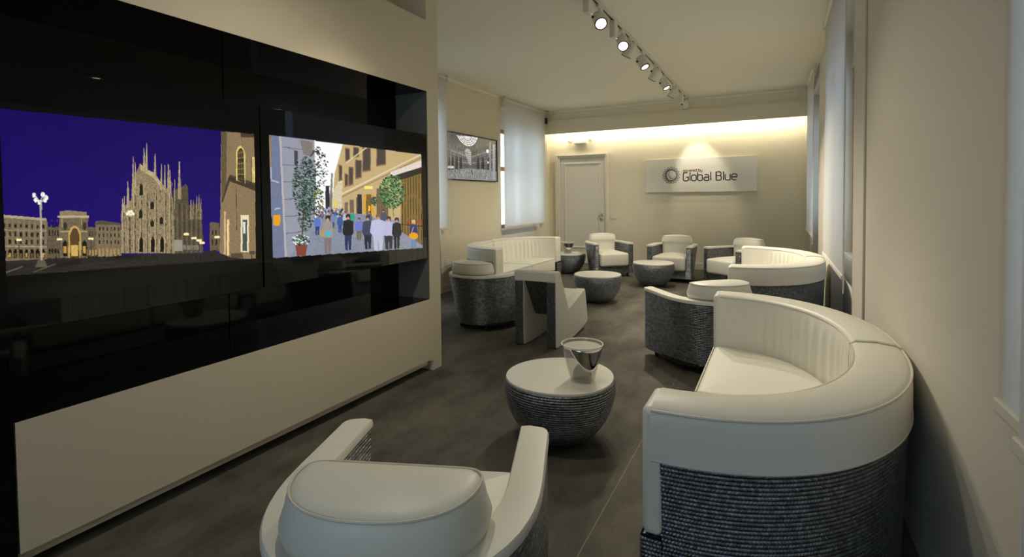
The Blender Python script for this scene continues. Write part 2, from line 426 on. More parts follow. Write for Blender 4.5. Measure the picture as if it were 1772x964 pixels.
for q in ((a, b, d-0.03, d), (a, b, c, c+0.03), (a, a+0.03, c+0.03, d-0.03), (b-0.03, b, c+0.03, d-0.03)):
    pm.box(q[0], q[1], YB-0.036, YB-0.02, q[2], q[3])
pm.build('panel_moulding', M['trim'], door, bevel=0.006)
lk = MB().box(D1-0.115, D1-0.03, YB-0.030, YB-0.02, 0.815, 0.975).build('lock_plate', M['chrome'], door, bevel=0.003)
MB().cyl((D1-0.075, YB-0.03, 0.935), (D1-0.075, YB-0.075, 0.935), 0.012, n=12).cyl((D1-0.075, YB-0.07, 0.935), (D1-0.075, YB-0.085, 0.935), 0.022, n=16).build('door_knob', M['chrome'], lk, smooth=True)
MB().cyl((D1-0.075, YB-0.03, 0.86), (D1-0.075, YB-0.038, 0.86), 0.013, n=12).build('keyhole', M['dark'], lk, smooth=True)

# ------------------------------------------------------------------ media wall
mw = thing('media_wall', 'cream built-in wall unit with wide black glossy recess for two screens', 'wall unit', (MX, 1.0, 0))
def mbox(b, x0, x1, y0, y1, z0, z1): return b.box(x0-MX, x1-MX, y0-1.0, y1-1.0, z0, z1)
MXB = MX-0.62; YE = 3.195; OY = 3.06
b = MB()
mbox(b, MXB, MX, OY, YE, 0.075, ZC-0.001)                 # end post
mbox(b, MXB, MX, 0.735, OY, 0.085, 0.54)                  # lower front
mbox(b, MXB, MX, 0.735, OY, 2.07, 2.584)                  # band over the recess
mbox(b, MXB, MX-0.30, 0.735, OY, 2.584, ZC-0.001)
b.build('carcass', M['media'], mw)
b = MB(); mbox(b, MX-0.18, MX, 3.09, YE, 0.0, 0.075); b.build('end_foot', M['media'], mw)
b = MB(); mbox(b, MXB, MX-0.20, 0.735, YE-0.02, 0.0, 0.083); b.build('plinth', M['dark'], mw)
b = MB(); mbox(b, MX-0.05, MX-0.028, 0.735, 3.06, 0.045, 0.085); b.build('shadow_rail', M['media'], mw)
b = MB(); mbox(b, MX-0.32, MX-0.29, -1.0, 1.69, 0.54, 2.07); b.build('back_panel', M['gloss2'], mw)
b = MB(); mbox(b, MX-0.32, MX-0.29, 1.696, OY, 0.54, 2.07); b.build('back_panel', M['gloss2'], mw)
b = MB(); mbox(b, MX-0.29, MX-0.003, OY-0.004, OY, 0.543, 2.067); b.build('recess_side', M['grey'], mw)  # thin panel, darker grey than the carcass
b = MB(); mbox(b, MX-0.29, MX-0.002, 0.735, OY-0.005, 0.54, 0.543); b.build('lower_shelf', M['gloss2'], mw)
b = MB(); mbox(b, MX-0.29, MX-0.002, 0.735, OY-0.001, 2.067, 2.07); b.build('upper_shelf', M['gloss2'], mw)
b = MB(); mbox(b, MXB, MX, -1.6, 0.728, 0.0, ZC-0.001); b.build('side_panel', M['gloss2'], mw)
b = MB(); mbox(b, MXB, MX-0.02, 0.728, 0.735, 0.0, 2.9); b.build('filler_strip', M['dark'], mw)

# ------------------------------------------------------------------ flat pictures (screen images and the print)
class Canvas:
    def __init__(s, w, h, Hm, u0, u1, v0, v1):
        s.w, s.h = w, h; s.im = np.zeros((h, w, 3)); s.Hm = np.array(Hm); s.b = (u0, u1, v0, v1)
    def xy(s, p):                         # drawing plan of the picture -> canvas cell
        q = s.Hm @ np.array([p[0], p[1], 1.0]); q = q/q[2]; u0, u1, v0, v1 = s.b
        return ((q[0]-u0)/(u1-u0)*s.w, (v1-q[1])/(v1-v0)*s.h)
    def poly(s, pts, col, a=1.0, grain=0.0, raw=False):
        P = np.array([p if raw else s.xy(p) for p in pts]); x0, y0 = np.floor(P.min(0)).astype(int); x1, y1 = np.ceil(P.max(0)).astype(int)+1
        x0, y0, x1, y1 = max(0, x0), max(0, y0), min(s.w, x1), min(s.h, y1)
        if x1 <= x0 or y1 <= y0: return
        X, Y = np.meshgrid(np.arange(x0, x1)+.5, np.arange(y0, y1)+.5); ins = np.zeros(X.shape, bool); n = len(P)
        for i in range(n):
            (ax, ay), (bx, by) = P[i], P[(i+1) % n]
            if ay == by: continue
            ins ^= ((ay > Y) != (by > Y)) & (X < (bx-ax)*(Y-ay)/(by-ay)+ax)
        c = np.array(col, float)[None]; k = int(ins.sum())
        if k == 0: return
        g = 1+0.45*grain*rng.normal(size=(k, 1))
        sub = s.im[y0:y1, x0:x1]; sub[ins] = sub[ins]*(1-a)+np.clip(c*g, 0, 255)*a
    def line(s, p, q, w, col, a=1.0):
        p, q = np.array(s.xy(p)), np.array(s.xy(q)); d = q-p; L = np.hypot(*d)
        if L < 1e-6: return
        nrm = np.array((-d[1], d[0]))/L*w/2
        s.poly([p+nrm, q+nrm, q-nrm, p-nrm], col, a, raw=True)
    def disc(s, c, rx, ry, col, a=1.0, grain=0.0):
        s.poly([(c[0]+rx*math.cos(t), c[1]+ry*math.sin(t)) for t in np.linspace(0, 2*PI, 15)[:-1]], col, a, grain)
    def rect(s, x0, y0, x1, y1, col, a=1.0, grain=0.0): s.poly([(x0, y0), (x1, y0), (x1, y1), (x0, y1)], col, a, grain)
def picture_mesh(name, cv, org, du, dv, mat, parent):
    """grid of colour cells; org = top-left corner, du / dv = edge vectors"""
    w, h = cv.w, cv.h; i, j = np.meshgrid(np.arange(w), np.arange(h))
    U = ((i+.0)/(w-1)).ravel()[:, None]; V = ((j+.0)/(h-1)).ravel()[:, None]
    co = np.array(org)+U*np.array(du)+V*np.array(dv)
    me = bpy.data.meshes.new(name); nq = (w-1)*(h-1)
    me.vertices.add(w*h); me.vertices.foreach_set('co', co.astype(np.float32).ravel())
    a = (np.arange(h-1)[:, None]*w+np.arange(w-1)[None]).ravel()
    me.loops.add(nq*4); me.loops.foreach_set('vertex_index', np.stack([a, a+w, a+w+1, a+1], 1).astype(np.int32).ravel())
    me.polygons.add(nq); me.polygons.foreach_set('loop_start', np.arange(0, nq*4, 4, dtype=np.int32))
    me.update(calc_edges=True)
    c = np.clip(cv.im, 0, 255)/255; c = np.where(c > 0.04045, ((c+0.055)/1.055)**2.4, c/12.92).reshape(-1, 3)
    at = me.attributes.new('picture', 'FLOAT_COLOR', 'POINT'); at.data.foreach_set('color', np.hstack([c, np.ones((len(c), 1))]).astype(np.float32).ravel())
    me.materials.append(mat); me.validate()
    return link(bpy.data.objects.new(name, me), parent)
H_TV = [[8.83203208e-04, -6.22191102e-05, 7.42271797e-01], [-9.72009733e-04, -1.91877948e-03, 1.95668475], [-7.41392588e-04, -4.62860309e-06, 1.0]]
H_PR = [[1.54656981e-03, -1.08951368e-04, 1.29978599], [-9.86521018e-04, -3.35549151e-03, 2.46118159], [-7.41392588e-04, -4.62860309e-06, 1.0]]
XS = -2.29

def paint_night():
    cv = Canvas(560, 300, H_TV, 0.41, 1.66, 0.94, 1.62)
    yy = np.linspace(0, 1, cv.h)[:, None, None]
    cv.im[:] = np.array((20, 4, 88))*(1-yy)+np.array((30, 4, 112))*yy
    cv.im += rng.normal(size=cv.im.shape)*3
    S, Sd, Sl = (142, 126, 96), (66, 58, 46), (205, 190, 150)
    def spire(x, base, top, w, col=S):
        cv.poly([(x-w, base), (x-w*.55, base-(base-top)*.55), (x, top), (x+w*.55, base-(base-top)*.55), (x+w, base)], col, grain=.25)
        cv.line((x-w*.3, base), (x-.1, top+6), .9, Sl, .7)
    # square
    cv.poly([(-300, 462), (0, 449), (130, 444), (300, 438), (443, 440), (443, 460), (0, 520), (-300, 560)], (40, 37, 33), grain=.2)
    for k in range(60):
        x = rng.uniform(-60, 430); y = rng.uniform(452, 480); cv.line((x, y), (x+rng.uniform(8, 40), y-rng.uniform(0, 3)), 1, (70, 64, 54), .5)
    cv.line((0, 475), (40, 461), 1.2, (140, 134, 120), .7); cv.line((60, 470), (96, 457), 1.2, (140, 134, 120), .6); cv.line((120, 470), (420, 446), 1, (24, 22, 20), .8)
    # arcaded block on the left
    cv.poly([(-300, 330), (0, 371), (80, 378), (83, 386), (83, 448), (0, 452), (-300, 470)], (118, 104, 80), grain=.22)
    cv.poly([(-300, 330), (0, 371), (82, 378), (82, 382), (0, 376), (-300, 338)], (172, 158, 128), grain=.1)
    for k in range(26):
        x = 4+k*9.6-130
        f = (83-x)/83.0; dy = -3*max(0, f-.2)
        for r, (ya, hh) in enumerate(((389, 6), (402, 8), (415, 8))):
            cv.rect(x-1.6, ya+dy*(.9-r*.2), x+1.8, ya+hh+dy*(.9-r*.2), (34, 28, 22))
        cv.line((x+4.8, 380+dy), (x+4.8, 424), .8, (150, 136, 108), .6)
        cv.poly([(x-3.2, 446), (x-3.2, 434), (x-1.5, 431), (x+1.5, 431), (x+3.2, 434), (x+3.2, 446)], (14, 11, 9))
        cv.rect(x-2, 438, x+2, 445, (206, 168, 84), .45 if k % 3 else .9)
    cv.line((-120, 424), (83, 427), 1.5, (206, 186, 140), .6); cv.line((-120, 396), (83, 399), 1, (180, 164, 130), .6)
    # low link and arch gate
    cv.rect(82, 393, 106, 447, (96, 84, 66), grain=.25)
    for k in range(4): cv.rect(85+k*5.2, 398, 87.5+k*5.2, 408, (40, 32, 26)); cv.disc((86.5+k*5.2, 434), 2, 5, (24, 20, 16))
    cv.rect(103, 374, 153, 446, (112, 98, 76), grain=.2); cv.poly([(104, 366), (119, 364), (151, 367), (151, 374), (104, 373)], (140, 124, 96), grain=.15)
    cv.rect(101, 373, 155, 377, (184, 166, 130)); cv.rect(103, 399, 153, 402, (156, 140, 108))
    cv.poly([(119, 446), (119, 404), (123, 394), (130, 390), (137, 394), (141, 404), (141, 446)], (196, 160, 92)); cv.poly([(122, 446), (122, 406), (126, 397), (130, 394), (135, 397), (138, 406), (138, 446)], (86, 66, 40), grain=.2)
    cv.rect(124, 424, 136, 443, (236, 196, 104), .8, .2)
    for x in (113.5, 147): cv.poly([(x-4, 443), (x-4, 420), (x, 415), (x+4, 420), (x+4, 443)], (30, 24, 20)); cv.rect(x-2.5, 426, x+2.5, 438, (226, 176, 80), .8); cv.disc((x, 391), 3.5, 7, (58, 48, 38)); cv.rect(x-6, 378, x-5, 398, Sl, .6)
    # central block
    cv.rect(152, 393, 170, 444, (100, 88, 68), grain=.22); cv.poly([(166, 384), (172, 382), (209, 387), (211, 444), (166, 444)], (120, 106, 82), grain=.22)
    cv.poly([(165, 386), (174, 381), (209, 386), (209, 389), (165, 389)], (82, 74, 62))
    for k in range(6):
        x = 172+k*6.6
        for ya in (393, 404, 416): cv.rect(x, ya, x+2.2, ya+6, (38, 30, 24))
        cv.rect(x-1, 430, x+2.6, 443, (196, 158, 84), .6, .3)
    for k in range(3): cv.rect(155+k*5, 400, 157+k*5, 408, (38, 30, 24)); cv.rect(155+k*5, 432, 158+k*5, 442, (206, 166, 84), .7)
    # cathedral : far flank, then facade
    cv.poly([(300, 330), (318, 322), (322, 318), (326, 325), (327, 355), (345, 352), (349, 372), (352, 412), (352, 437), (296, 439)], (84, 74, 58), grain=.35)
    for x, tp in ((303, 305), (331, 340), (335, 344), (341, 336), (345, 333), (348, 344)): spire(x, 380, tp, 2.4, (112, 100, 76))
    spire(311, 345, 279, 3.6); cv.rect(309.8, 280, 312.2, 300, Sl, .8)
    for k in range(12): cv.line((303+k*4.1, 350+k*1.5), (304+k*4, 437), 1.4, (128, 114, 88) if k % 2 else (48, 42, 34), .7)
    cv.poly([(210, 438), (210, 372), (220, 352), (228, 346), (228, 330), (236, 300), (243, 283), (252, 292), (266, 298), (278, 316), (292, 330), (300, 345), (303, 438)], S, grain=.3)
    cv.poly([(243, 284), (252, 292), (268, 300), (282, 320), (280, 326), (266, 308), (252, 299), (244, 294)], (182, 166, 128), grain=.2)
    for x, b_, t_, w in ((213, 372, 338, 2.6), (216, 370, 336, 2), (222, 352, 308, 2.6), (231, 335, 270, 2.4), (235, 330, 275, 2.2), (250, 292, 250, 2.4), (254.5, 290, 247, 2.6), (269, 302, 262, 2.6), (280, 322, 280, 2.2), (286, 326, 280, 2.2), (292, 330, 276, 2.6), (295, 335, 288, 2.2)): spire(x, b_+8, t_, w, (160, 144, 110))
    for x in (213, 222, 232, 243, 253, 269, 285, 294): cv.line((x, 330 if 225 < x < 297 else 365), (x+.5, 438), 2.2, (170, 154, 118), .65); cv.line((x+2.2, 335 if 225 < x < 297 else 368), (x+2.7, 438), 1.2, (52, 46, 36), .8)
    for k in range(340):
        x = rng.uniform(211, 301); y = rng.uniform(315 if x > 228 else 360, 434); cv.line((x, y), (x, y+rng.uniform(2, 7)), .8, (60, 52, 40) if k % 2 else (198, 182, 142), .55)
    for x, y0, y1 in ((245, 318, 338), (264, 348, 362), (244, 362, 378), (264, 380, 392), (280, 374, 388)): cv.poly([(x-3.2, y1), (x-3.2, y0+4), (x, y0), (x+3.2, y0+4), (x+3.2, y1)], (36, 30, 24)); cv.line((x-4, y1), (x-4, y0+3), 1, Sl, .7); cv.line((x+4, y1), (x+4, y0+3), 1, Sl, .7)
    for x in (245, 265, 281): cv.poly([(x-3.4, 436), (x-3.4, 416), (x, 408), (x+3.4, 416), (x+3.4, 436)], (18, 14, 11)); cv.line((x-4.4, 436), (x-4.4, 412), 1.2, Sl, .7); cv.line((x+4.4, 436), (x+4.4, 412), 1.2, Sl, .7)
    cv.rect(302, 415, 316, 434, (150, 146, 132)); cv.rect(316, 424, 345, 432, (120, 112, 96), grain=.3)
    # pavilion and stone tower on the right
    cv.poly([(363, 386), (367, 384), (380, 386), (380, 434), (364, 434)], (104, 90, 68), grain=.2)
    for k in range(2): cv.rect(367+k*6, 398, 369.5+k*6, 406, (40, 32, 24)); cv.rect(367+k*6, 414, 369.5+k*6, 424, (40, 32, 24))
    cv.poly([(383, 228), (470, 233), (470, 452), (398, 445), (380, 437), (382, 360)], (138, 118, 86), grain=.16)
    cv.poly([(383, 228), (393, 229), (392, 320), (384, 345)], (98, 84, 62), grain=.15)
    cv.poly([(396, 306), (446, 324), (446, 332), (398, 314), (386, 350), (383, 350)], (70, 58, 42)); cv.poly([(398, 302), (446, 318), (446, 324), (396, 308)], (40, 33, 26), .6)
    for k in range(12): cv.line((398+k*4, 304+k*1.3), (398+k*4, 312+k*1.5), .7, (24, 20, 16))
    cv.poly([(409, 312), (409, 262), (412, 255), (417, 252), (422, 258), (425, 268), (425, 318)], (226, 206, 120)); cv.poly([(411, 312), (411, 264), (414, 258), (418, 256), (422, 262), (424, 318)], (60, 50, 34))
    for k in range(5): cv.line((411, 266+k*9), (424, 262+k*10), 1, (190, 172, 110), .8); cv.line((412+k*3, 260), (412+k*3, 312), .8, (170, 150, 100), .6)
    cv.rect(437, 272, 443, 316, (240, 214, 130)); cv.rect(417, 230, 443, 238, (70, 60, 46))
    for k in range(3): cv.line((436+k*3, 272), (436+k*3, 316), .8, (70, 56, 34))
    cv.line((409, 322), (410, 398), 1.4, (58, 48, 36))
    for k in range(60): x = rng.uniform(386, 440); y = rng.uniform(335, 440); cv.line((x, y), (x+rng.uniform(-3, 6), y+rng.uniform(-3, 3)), 1, (168, 148, 112) if k % 2 else (96, 82, 60), .5)
    cv.rect(417, 372, 431, 436, (236, 222, 184)); cv.rect(420, 380, 428, 434, (70, 84, 74)); cv.rect(421, 384, 425, 404, (226, 230, 226)); cv.rect(393, 380, 397, 442, (236, 206, 150)); cv.rect(388, 366, 391, 440, (226, 196, 140), .8)
    cv.rect(400, 438, 420, 446, (82, 70, 54)); cv.rect(432, 434, 441, 440, (82, 70, 54))
    # lights, benches, lamp post
    for x, y in ((34, 415), (104, 414), (158, 413), (323, 405), (336, 412), (345, 416), (350, 420), (376, 410)):
        for dx in (-2.8, 0, 2.8): cv.disc((x+dx, y), 2.0, 2.2, (255, 236, 176))
        cv.line((x, y+2), (x, 446), .9, (60, 54, 46))
    for dx, dy in ((-5, 0), (-2, -3), (2, -4), (5, 0), (0, 2)): cv.disc((226+dx, 370+dy), 2.6, 2.8, (255, 244, 206))
    cv.line((226, 372), (226, 440), 1.2, (82, 74, 62))
    cv.poly([(62, 462), (66, 452), (70, 446), (75, 446), (79, 452), (83, 462)], (96, 86, 70), grain=.2); cv.line((71.5, 352), (72.5, 450), 2.2, (176, 166, 148))
    for dx, dy in ((-11, -5), (-8, 3), (-2, 7), (8, 3), (10, -1), (4, -6)): cv.disc((71+dx, 343+dy), 3.4, 4.4, (250, 248, 240)); cv.line((71, 352), (71+dx, 340+dy), 1, (200, 196, 186))
    cv.poly([(98, 456), (140, 448), (142, 456), (98, 463)], (30, 27, 24)); cv.poly([(186, 444), (235, 440), (236, 446), (186, 450)], (30, 27, 24)); cv.poly([(352, 436), (374, 432), (375, 446), (352, 447)], (38, 34, 30), grain=.3)
    for k in range(50): x = rng.uniform(84, 440); cv.line((x, 440+rng.uniform(0, 4)), (x, 446+rng.uniform(0, 4)), 1.2, (24, 20, 18), .9)
    return cv

def paint_street():
    cv = Canvas(330, 190, H_TV, 1.744, 2.994, 0.925, 1.625)
    cv.im[:] = (150, 156, 168)
    cv.poly([(530, 240), (600, 240), (600, 400), (540, 400)], (252, 252, 252))
    # left wall and glass front
    cv.poly([(460, 225), (545, 243), (548, 330), (545, 400), (520, 420), (520, 460), (460, 460)], (150, 152, 166), grain=.05)
    for k in range(6): cv.line((490, 255+k*30), (548, 262+k*27), 1.1, (96, 98, 110))
    cv.poly([(462, 228), (484, 233), (494, 448), (466, 450)], (112, 122, 150), grain=.08)
    for a, b_ in (((468, 240), (470, 310)), ((470, 312), (484, 316)), ((476, 362), (486, 360))): cv.line(a, b_, 2, (180, 186, 200))
    cv.line((486, 236), (496, 448), 3, (186, 176, 178)); cv.rect(474, 372, 486, 390, (236, 160, 30)); cv.rect(466, 228, 471, 290, (150, 110, 70), .7)
    cv.poly([(520, 243), (542, 246), (542, 272), (526, 268)], (130, 120, 112), grain=.1); cv.poly([(510, 260), (516, 262), (516, 290), (510, 284)], (70, 66, 66))
    # right facade
    cv.poly([(594, 250), (740, 270), (740, 372), (592, 392), (574, 372), (580, 300)], (196, 170, 120), grain=.06)
    cv.poly([(570, 345), (594, 300), (592, 372), (570, 372)], (214, 200, 170), grain=.12)
    for x, y0, y1, w in ((602, 256, 278, 3), (617, 254, 272, 4), (635, 255, 296, 6), (608, 288, 320, 3), (621, 276, 308, 4.5), (660, 255, 286, 7), (600, 300, 322, 2), (590, 285, 312, 2)):
        cv.poly([(x-w-1.4, y0), (x+w+1.4, y0+1.5), (x+w+1.4, y1), (x-w-1.4, y1+3)], (140, 112, 78)); cv.poly([(x-w, y0+2), (x+w, y0+3), (x+w, y1-2), (x-w, y1)], (76, 66, 58))
    cv.line((592, 336), (740, 262), 2.6, (226, 208, 168)); cv.line((592, 341), (740, 268), 2.2, (150, 128, 92))
    cv.line((600, 282), (640, 252), 1.8, (226, 208, 168))
    for x0, x1, c in ((597, 603, (120, 104, 84)), (606, 613, (110, 96, 80)), (617, 627, (100, 92, 82)), (630, 648, (216, 160, 50)), (652, 672, (110, 90, 64))):
        yt = 352-(x0-592)*.42; cv.rect(x0, yt, x1, 378, c, grain=.12)
    cv.rect(619, 336, 627, 378, (44, 40, 40)); cv.rect(631, 322, 646, 327, (250, 226, 120)); cv.rect(634, 336, 643, 372, (120, 90, 40), grain=.3); cv.rect(638, 356, 641, 372, (250, 200, 40))
    cv.poly([(676, 298), (734, 276), (734, 288), (676, 306)], (226, 214, 204), grain=.1); cv.poly([(676, 306), (734, 288), (734, 304), (690, 312)], (44, 38, 32))
    cv.poly([(694, 312), (736, 298), (738, 426), (694, 412)], (130, 104, 52), grain=.15)
    for k in range(9): cv.line((697+k*4.7, 312-k*1.5), (697+k*4.7, 412+k*1.6), 1.8, (30, 26, 22))
    cv.line((694, 388), (738, 392), 1.6, (30, 26, 22)); cv.rect(706, 382, 734, 385, (190, 40, 40), .8); cv.rect(578, 345, 584, 372, (240, 206, 60), .6)
    cv.poly([(566, 372), (572, 330), (574, 300), (577, 300), (575, 372)], (90, 84, 80), .7, .3); cv.rect(564, 322, 571, 365, (40, 38, 40))
    # street
    cv.poly([(558, 370), (600, 368), (640, 372), (700, 404), (740, 430), (740, 460), (460, 460), (500, 448), (530, 400)], (136, 142, 158), grain=.1)
    for k in range(70):
        y = 390+55*rng.random()**.8; x = rng.uniform(520, 700); cv.line((x, y), (x+rng.uniform(3, 12), y-rng.uniform(0, 2)), .9, (110, 116, 132), .6)
    # trees
    def tree(cx, cy, rx, ry, n, cols):
        for k in range(n):
            a = rng.uniform(0, 2*PI); r = rng.random()**.6; c = cols[rng.integers(len(cols))]
            x, y = cx+rx*r*math.cos(a), cy+ry*r*math.sin(a); w = rng.uniform(1.2, 2.8)
            cv.poly([(x-w, y), (x, y-w*.6), (x+w, y+w*.3), (x, y+w*.6)], c)
    G1 = ((28, 46, 42), (44, 70, 58), (66, 96, 76), (20, 32, 32), (90, 120, 96))
    G2 = ((26, 70, 40), (46, 104, 58), (78, 140, 84), (18, 44, 28), (110, 160, 104))
    tree(528, 322, 21, 52, 700, G1); tree(530, 370, 14, 30, 260, G1); tree(552, 292, 17, 38, 160, ((30, 40, 30), (50, 60, 40))); tree(552, 350, 10, 26, 140, G1 + ((150, 150, 60),))
    cv.line((527, 360), (523, 420), 2, (70, 58, 48)); cv.poly([(512, 424), (533, 423), (530, 442), (515, 443)], (130, 70, 56)); tree(522, 415, 15, 9, 220, G1+((230, 234, 240),)*2)
    tree(679, 332, 22, 30, 620, G2); cv.line((680, 355), (682, 376), 1.6, (60, 70, 40)); tree(648, 348, 5, 8, 60, G1)
    # crowd
    for k in range(150):
        x = rng.uniform(552, 596); y = rng.uniform(360, 376)+(abs(x-570))*.05; c = ((60, 90, 150), (150, 60, 60), (40, 44, 60), (190, 190, 200), (90, 140, 170), (180, 150, 120))[rng.integers(6)]
        cv.disc((x, y), 1.4, 2.2, c)
    def person(x, y, h, top, leg, hair, w=1.0, bag=None):
        u = h/7.5
        cv.poly([(x-u*.75*w, y-h*.46), (x-u*.55*w, y-2), (x-u*.05, y), (x, y-h*.40), (x+u*.15, y-1), (x+u*.6*w, y-2), (x+u*.75*w, y-h*.46)], leg, grain=.06)
        cv.poly([(x-u*.95*w, y-h*.80), (x-u*1.15*w, y-h*.5), (x-u*.8*w, y-h*.42), (x+u*.8*w, y-h*.42), (x+u*1.15*w, y-h*.5), (x+u*.95*w, y-h*.80), (x, y-h*.86)], top, grain=.06)
        cv.disc((x, y-h*.92), u*.46, u*.6, (196, 150, 122)); cv.poly([(x-u*.5, y-h*.88), (x-u*.45, y-h*.98), (x, y-h*1.0), (x+u*.5, y-h*.98), (x+u*.52, y-h*.82), (x+u*.1, y-h*.93)], hair)
        if bag: cv.disc((x+bag[0], y+bag[1]), bag[2], bag[3], bag[4])
    for a in ((550, 408, 38, (86, 120, 196), (44, 66, 120), (60, 44, 36)), (589, 404, 34, (60, 90, 150), (50, 80, 140), (40, 34, 34)), (598, 392, 26, (190, 190, 205), (90, 90, 110), (130, 60, 40)), (610, 395, 30, (40, 160, 120), (70, 70, 90), (110, 90, 60)), (640, 395, 30, (90, 90, 120), (60, 60, 80), (60, 50, 46)), (664, 396, 34, (70, 80, 110), (50, 50, 70), (70, 40, 40)), (577, 396, 28, (120, 130, 180), (60, 70, 110), (50, 40, 40))): person(*a)
    person(622, 416, 40, (110, 120, 200), (110, 100, 80), (70, 60, 60), 1.2); person(603, 434, 64, (28, 28, 36), (44, 50, 90), (46, 34, 30)); person(637, 432, 60, (62, 66, 86), (30, 34, 60), (60, 50, 48), 1.1)
    person(655, 434, 64, (190, 190, 222), (190, 188, 214), (130, 96, 66), 1.45); person(673, 432, 58, (184, 186, 216), (40, 40, 54), (70, 54, 50), 1.3); person(687, 432, 56, (22, 24, 36), (20, 22, 32), (44, 26, 26))
    person(568, 440, 68, (158, 146, 140), (128, 116, 112), (48, 36, 34), .95, (1, -36, 5.5, 5, (80, 180, 206))); cv.disc((558, 403), 5, 6, (176, 150, 110))
    person(716, 430, 50, (40, 50, 110), (96, 128, 180), (206, 186, 130), .95, (0, -22, 8, 6, (226, 160, 20))); cv.line((712, 404), (716, 392), 1.3, (226, 190, 90))
    return cv

def paint_gallery():
    cv = Canvas(210, 96, H_PR, 5.80, 7.19, 1.555, 2.195)
    cv.im[:] = 96; cv.im += rng.normal(size=(cv.h, cv.w, 1))*14
    VPx, VPy = 814, 291
    cv.poly([(773, 232), (860, 244), (860, 262), (VPx+2, 270), (VPx-4, 268), (773, 246)], (84, 84, 84), grain=.2)
    dome = [(790, 234), (796, 244), (802, 250), (809, 254), (816, 254), (822, 250), (826, 244), (828, 238)]
    cv.poly(dome, (246, 246, 246))
    for k in range(1, 4):
        f = k/4; pts = [(809+(x-809)*(1-f*.75), 236+(y-236)*(1-f*.75)) for x, y in dome]
        for p, q in zip(pts[:-1], pts[1:]): cv.line(p, q, 1.1, (40, 40, 40))
    for x, y in dome: cv.line((x, y), (809+(x-809)*.25, 236+(y-236)*.25), .9, (60, 60, 60))
    for p, q in zip(dome[:-1], dome[1:]): cv.line(p, q, 1.6, (30, 30, 30))
    cv.poly([(804, 262), (808, 257), (813, 258), (816, 264), (816, 286), (812, 284)], (186, 186, 186))
    for k in range(7): cv.line((804+k*1.4, 264+k*3), (816, 262+k*3.4), .8, (90, 90, 90))
    for s, xa in ((1, 773), (-1, 860)):
        for k in range(5):
            ya = 248+k*9; cv.line((xa, ya), (VPx-3*s, 266+k*5.5), 1.0, (190, 190, 190) if k % 2 else (26, 26, 26))
    for k in range(420):
        x = rng.uniform(775, 858); y = rng.uniform(250, 296)
        if abs(x-VPx+3) < 9: continue
        cv.line((x, y), (x, y+rng.uniform(1, 5)), .9, (28, 28, 28) if k % 2 else (200, 200, 200), .6)
    for x in (778, 784, 791, 798, 828, 836, 846): cv.poly([(x-2.2, 296), (x-2.2, 276), (x, 271), (x+2.2, 276), (x+2.2, 296)], (34, 34, 34), .8); cv.line((x+3.4, 262), (x+3.4, 298), 1, (178, 178, 178), .8)
    cv.poly([(773, 294), (800, 292), (VPx, 291), (860, 296), (860, 313), (773, 311)], (150, 150, 150), grain=.25)
    for k in range(90): x = rng.uniform(775, 858); y = rng.uniform(291, 305); cv.line((x, y), (x, y+rng.uniform(2, 7)), 1.2, (24, 24, 24) if k % 3 else (236, 236, 236), .8)
    cv.rect(847, 246, 850, 312, (150, 150, 150)); cv.rect(853, 250, 857, 311, (176, 176, 176)); cv.disc((844, 262), 2.4, 3.4, (255, 255, 255)); cv.disc((845, 281), 1.5, 1.8, (255, 255, 255)); cv.rect(774, 287, 786, 291, (226, 226, 226))
    return cv

def display(name, label, y0, y1, z0, z1, cv, s0, s1, sz0, sz1):
    t = thing(name, label, 'screen', (XS, (y0+y1)/2, (z0+z1)/2))
    yc, zc = (y0+y1)/2, (z0+z1)/2
    MB().box(-0.055, -0.004, y0-yc, y1-yc, z0-zc, z1-zc).build('glass_front', M['gloss'], t, bevel=0.002)
    MB().box(-0.29, -0.055, y0+0.35-yc, y1-0.35-yc, -0.25, 0.25).build('wall_mount', M['black'], t)
    picture_mesh('picture', cv, (-0.003, s0-yc, sz1-zc), (0, s1-s0, 0), (0, 0, sz0-sz1), M['screen'], t)
    return t
# the pictures hang slightly tapered on their panels: crop each canvas to the four corners it shows
def crop(cv, quad):
    Hn = np.array(cv.Hm)
    P = [cv.xy(p) for p in quad]                   # tl, tr, br, bl in canvas cells
    X, Y = np.meshgrid(np.arange(cv.w)+.5, np.arange(cv.h)+.5); ok = np.ones(X.shape, bool)
    for i in range(4):
        (ax, ay), (bx, by) = P[i], P[(i+1) % 4]; ok &= ((bx-ax)*(Y-ay)-(by-ay)*(X-ax)) >= 0
    cv.im[~ok] = 4
    return cv
display('wall_screen', 'left wall screen showing a floodlit cathedral square under indigo night sky', 0.33, 1.692, 0.845, 1.755,
        crop(paint_night(), [(-400, 148), (441, 232.5), (443, 447), (-400, 506)]), 0.41, 1.66, 0.94, 1.62)
display('wall_screen', 'right wall screen showing a crowded daytime shopping street with trees', 1.698, 3.056, 0.845, 1.755,
        crop(paint_street(), [(466, 233.6), (729, 267.9), (733, 428.5), (474, 446)]), 1.744, 2.994, 0.925, 1.625)
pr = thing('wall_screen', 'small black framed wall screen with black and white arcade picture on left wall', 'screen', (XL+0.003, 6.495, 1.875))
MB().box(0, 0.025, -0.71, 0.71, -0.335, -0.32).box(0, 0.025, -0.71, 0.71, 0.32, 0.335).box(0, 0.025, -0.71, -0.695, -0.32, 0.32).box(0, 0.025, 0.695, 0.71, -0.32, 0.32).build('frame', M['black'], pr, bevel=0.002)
picture_mesh('print', paint_gallery(), (0.012, -0.695, 0.32), (0, 1.39, 0), (0, 0, -0.64), M['screen2'], pr)

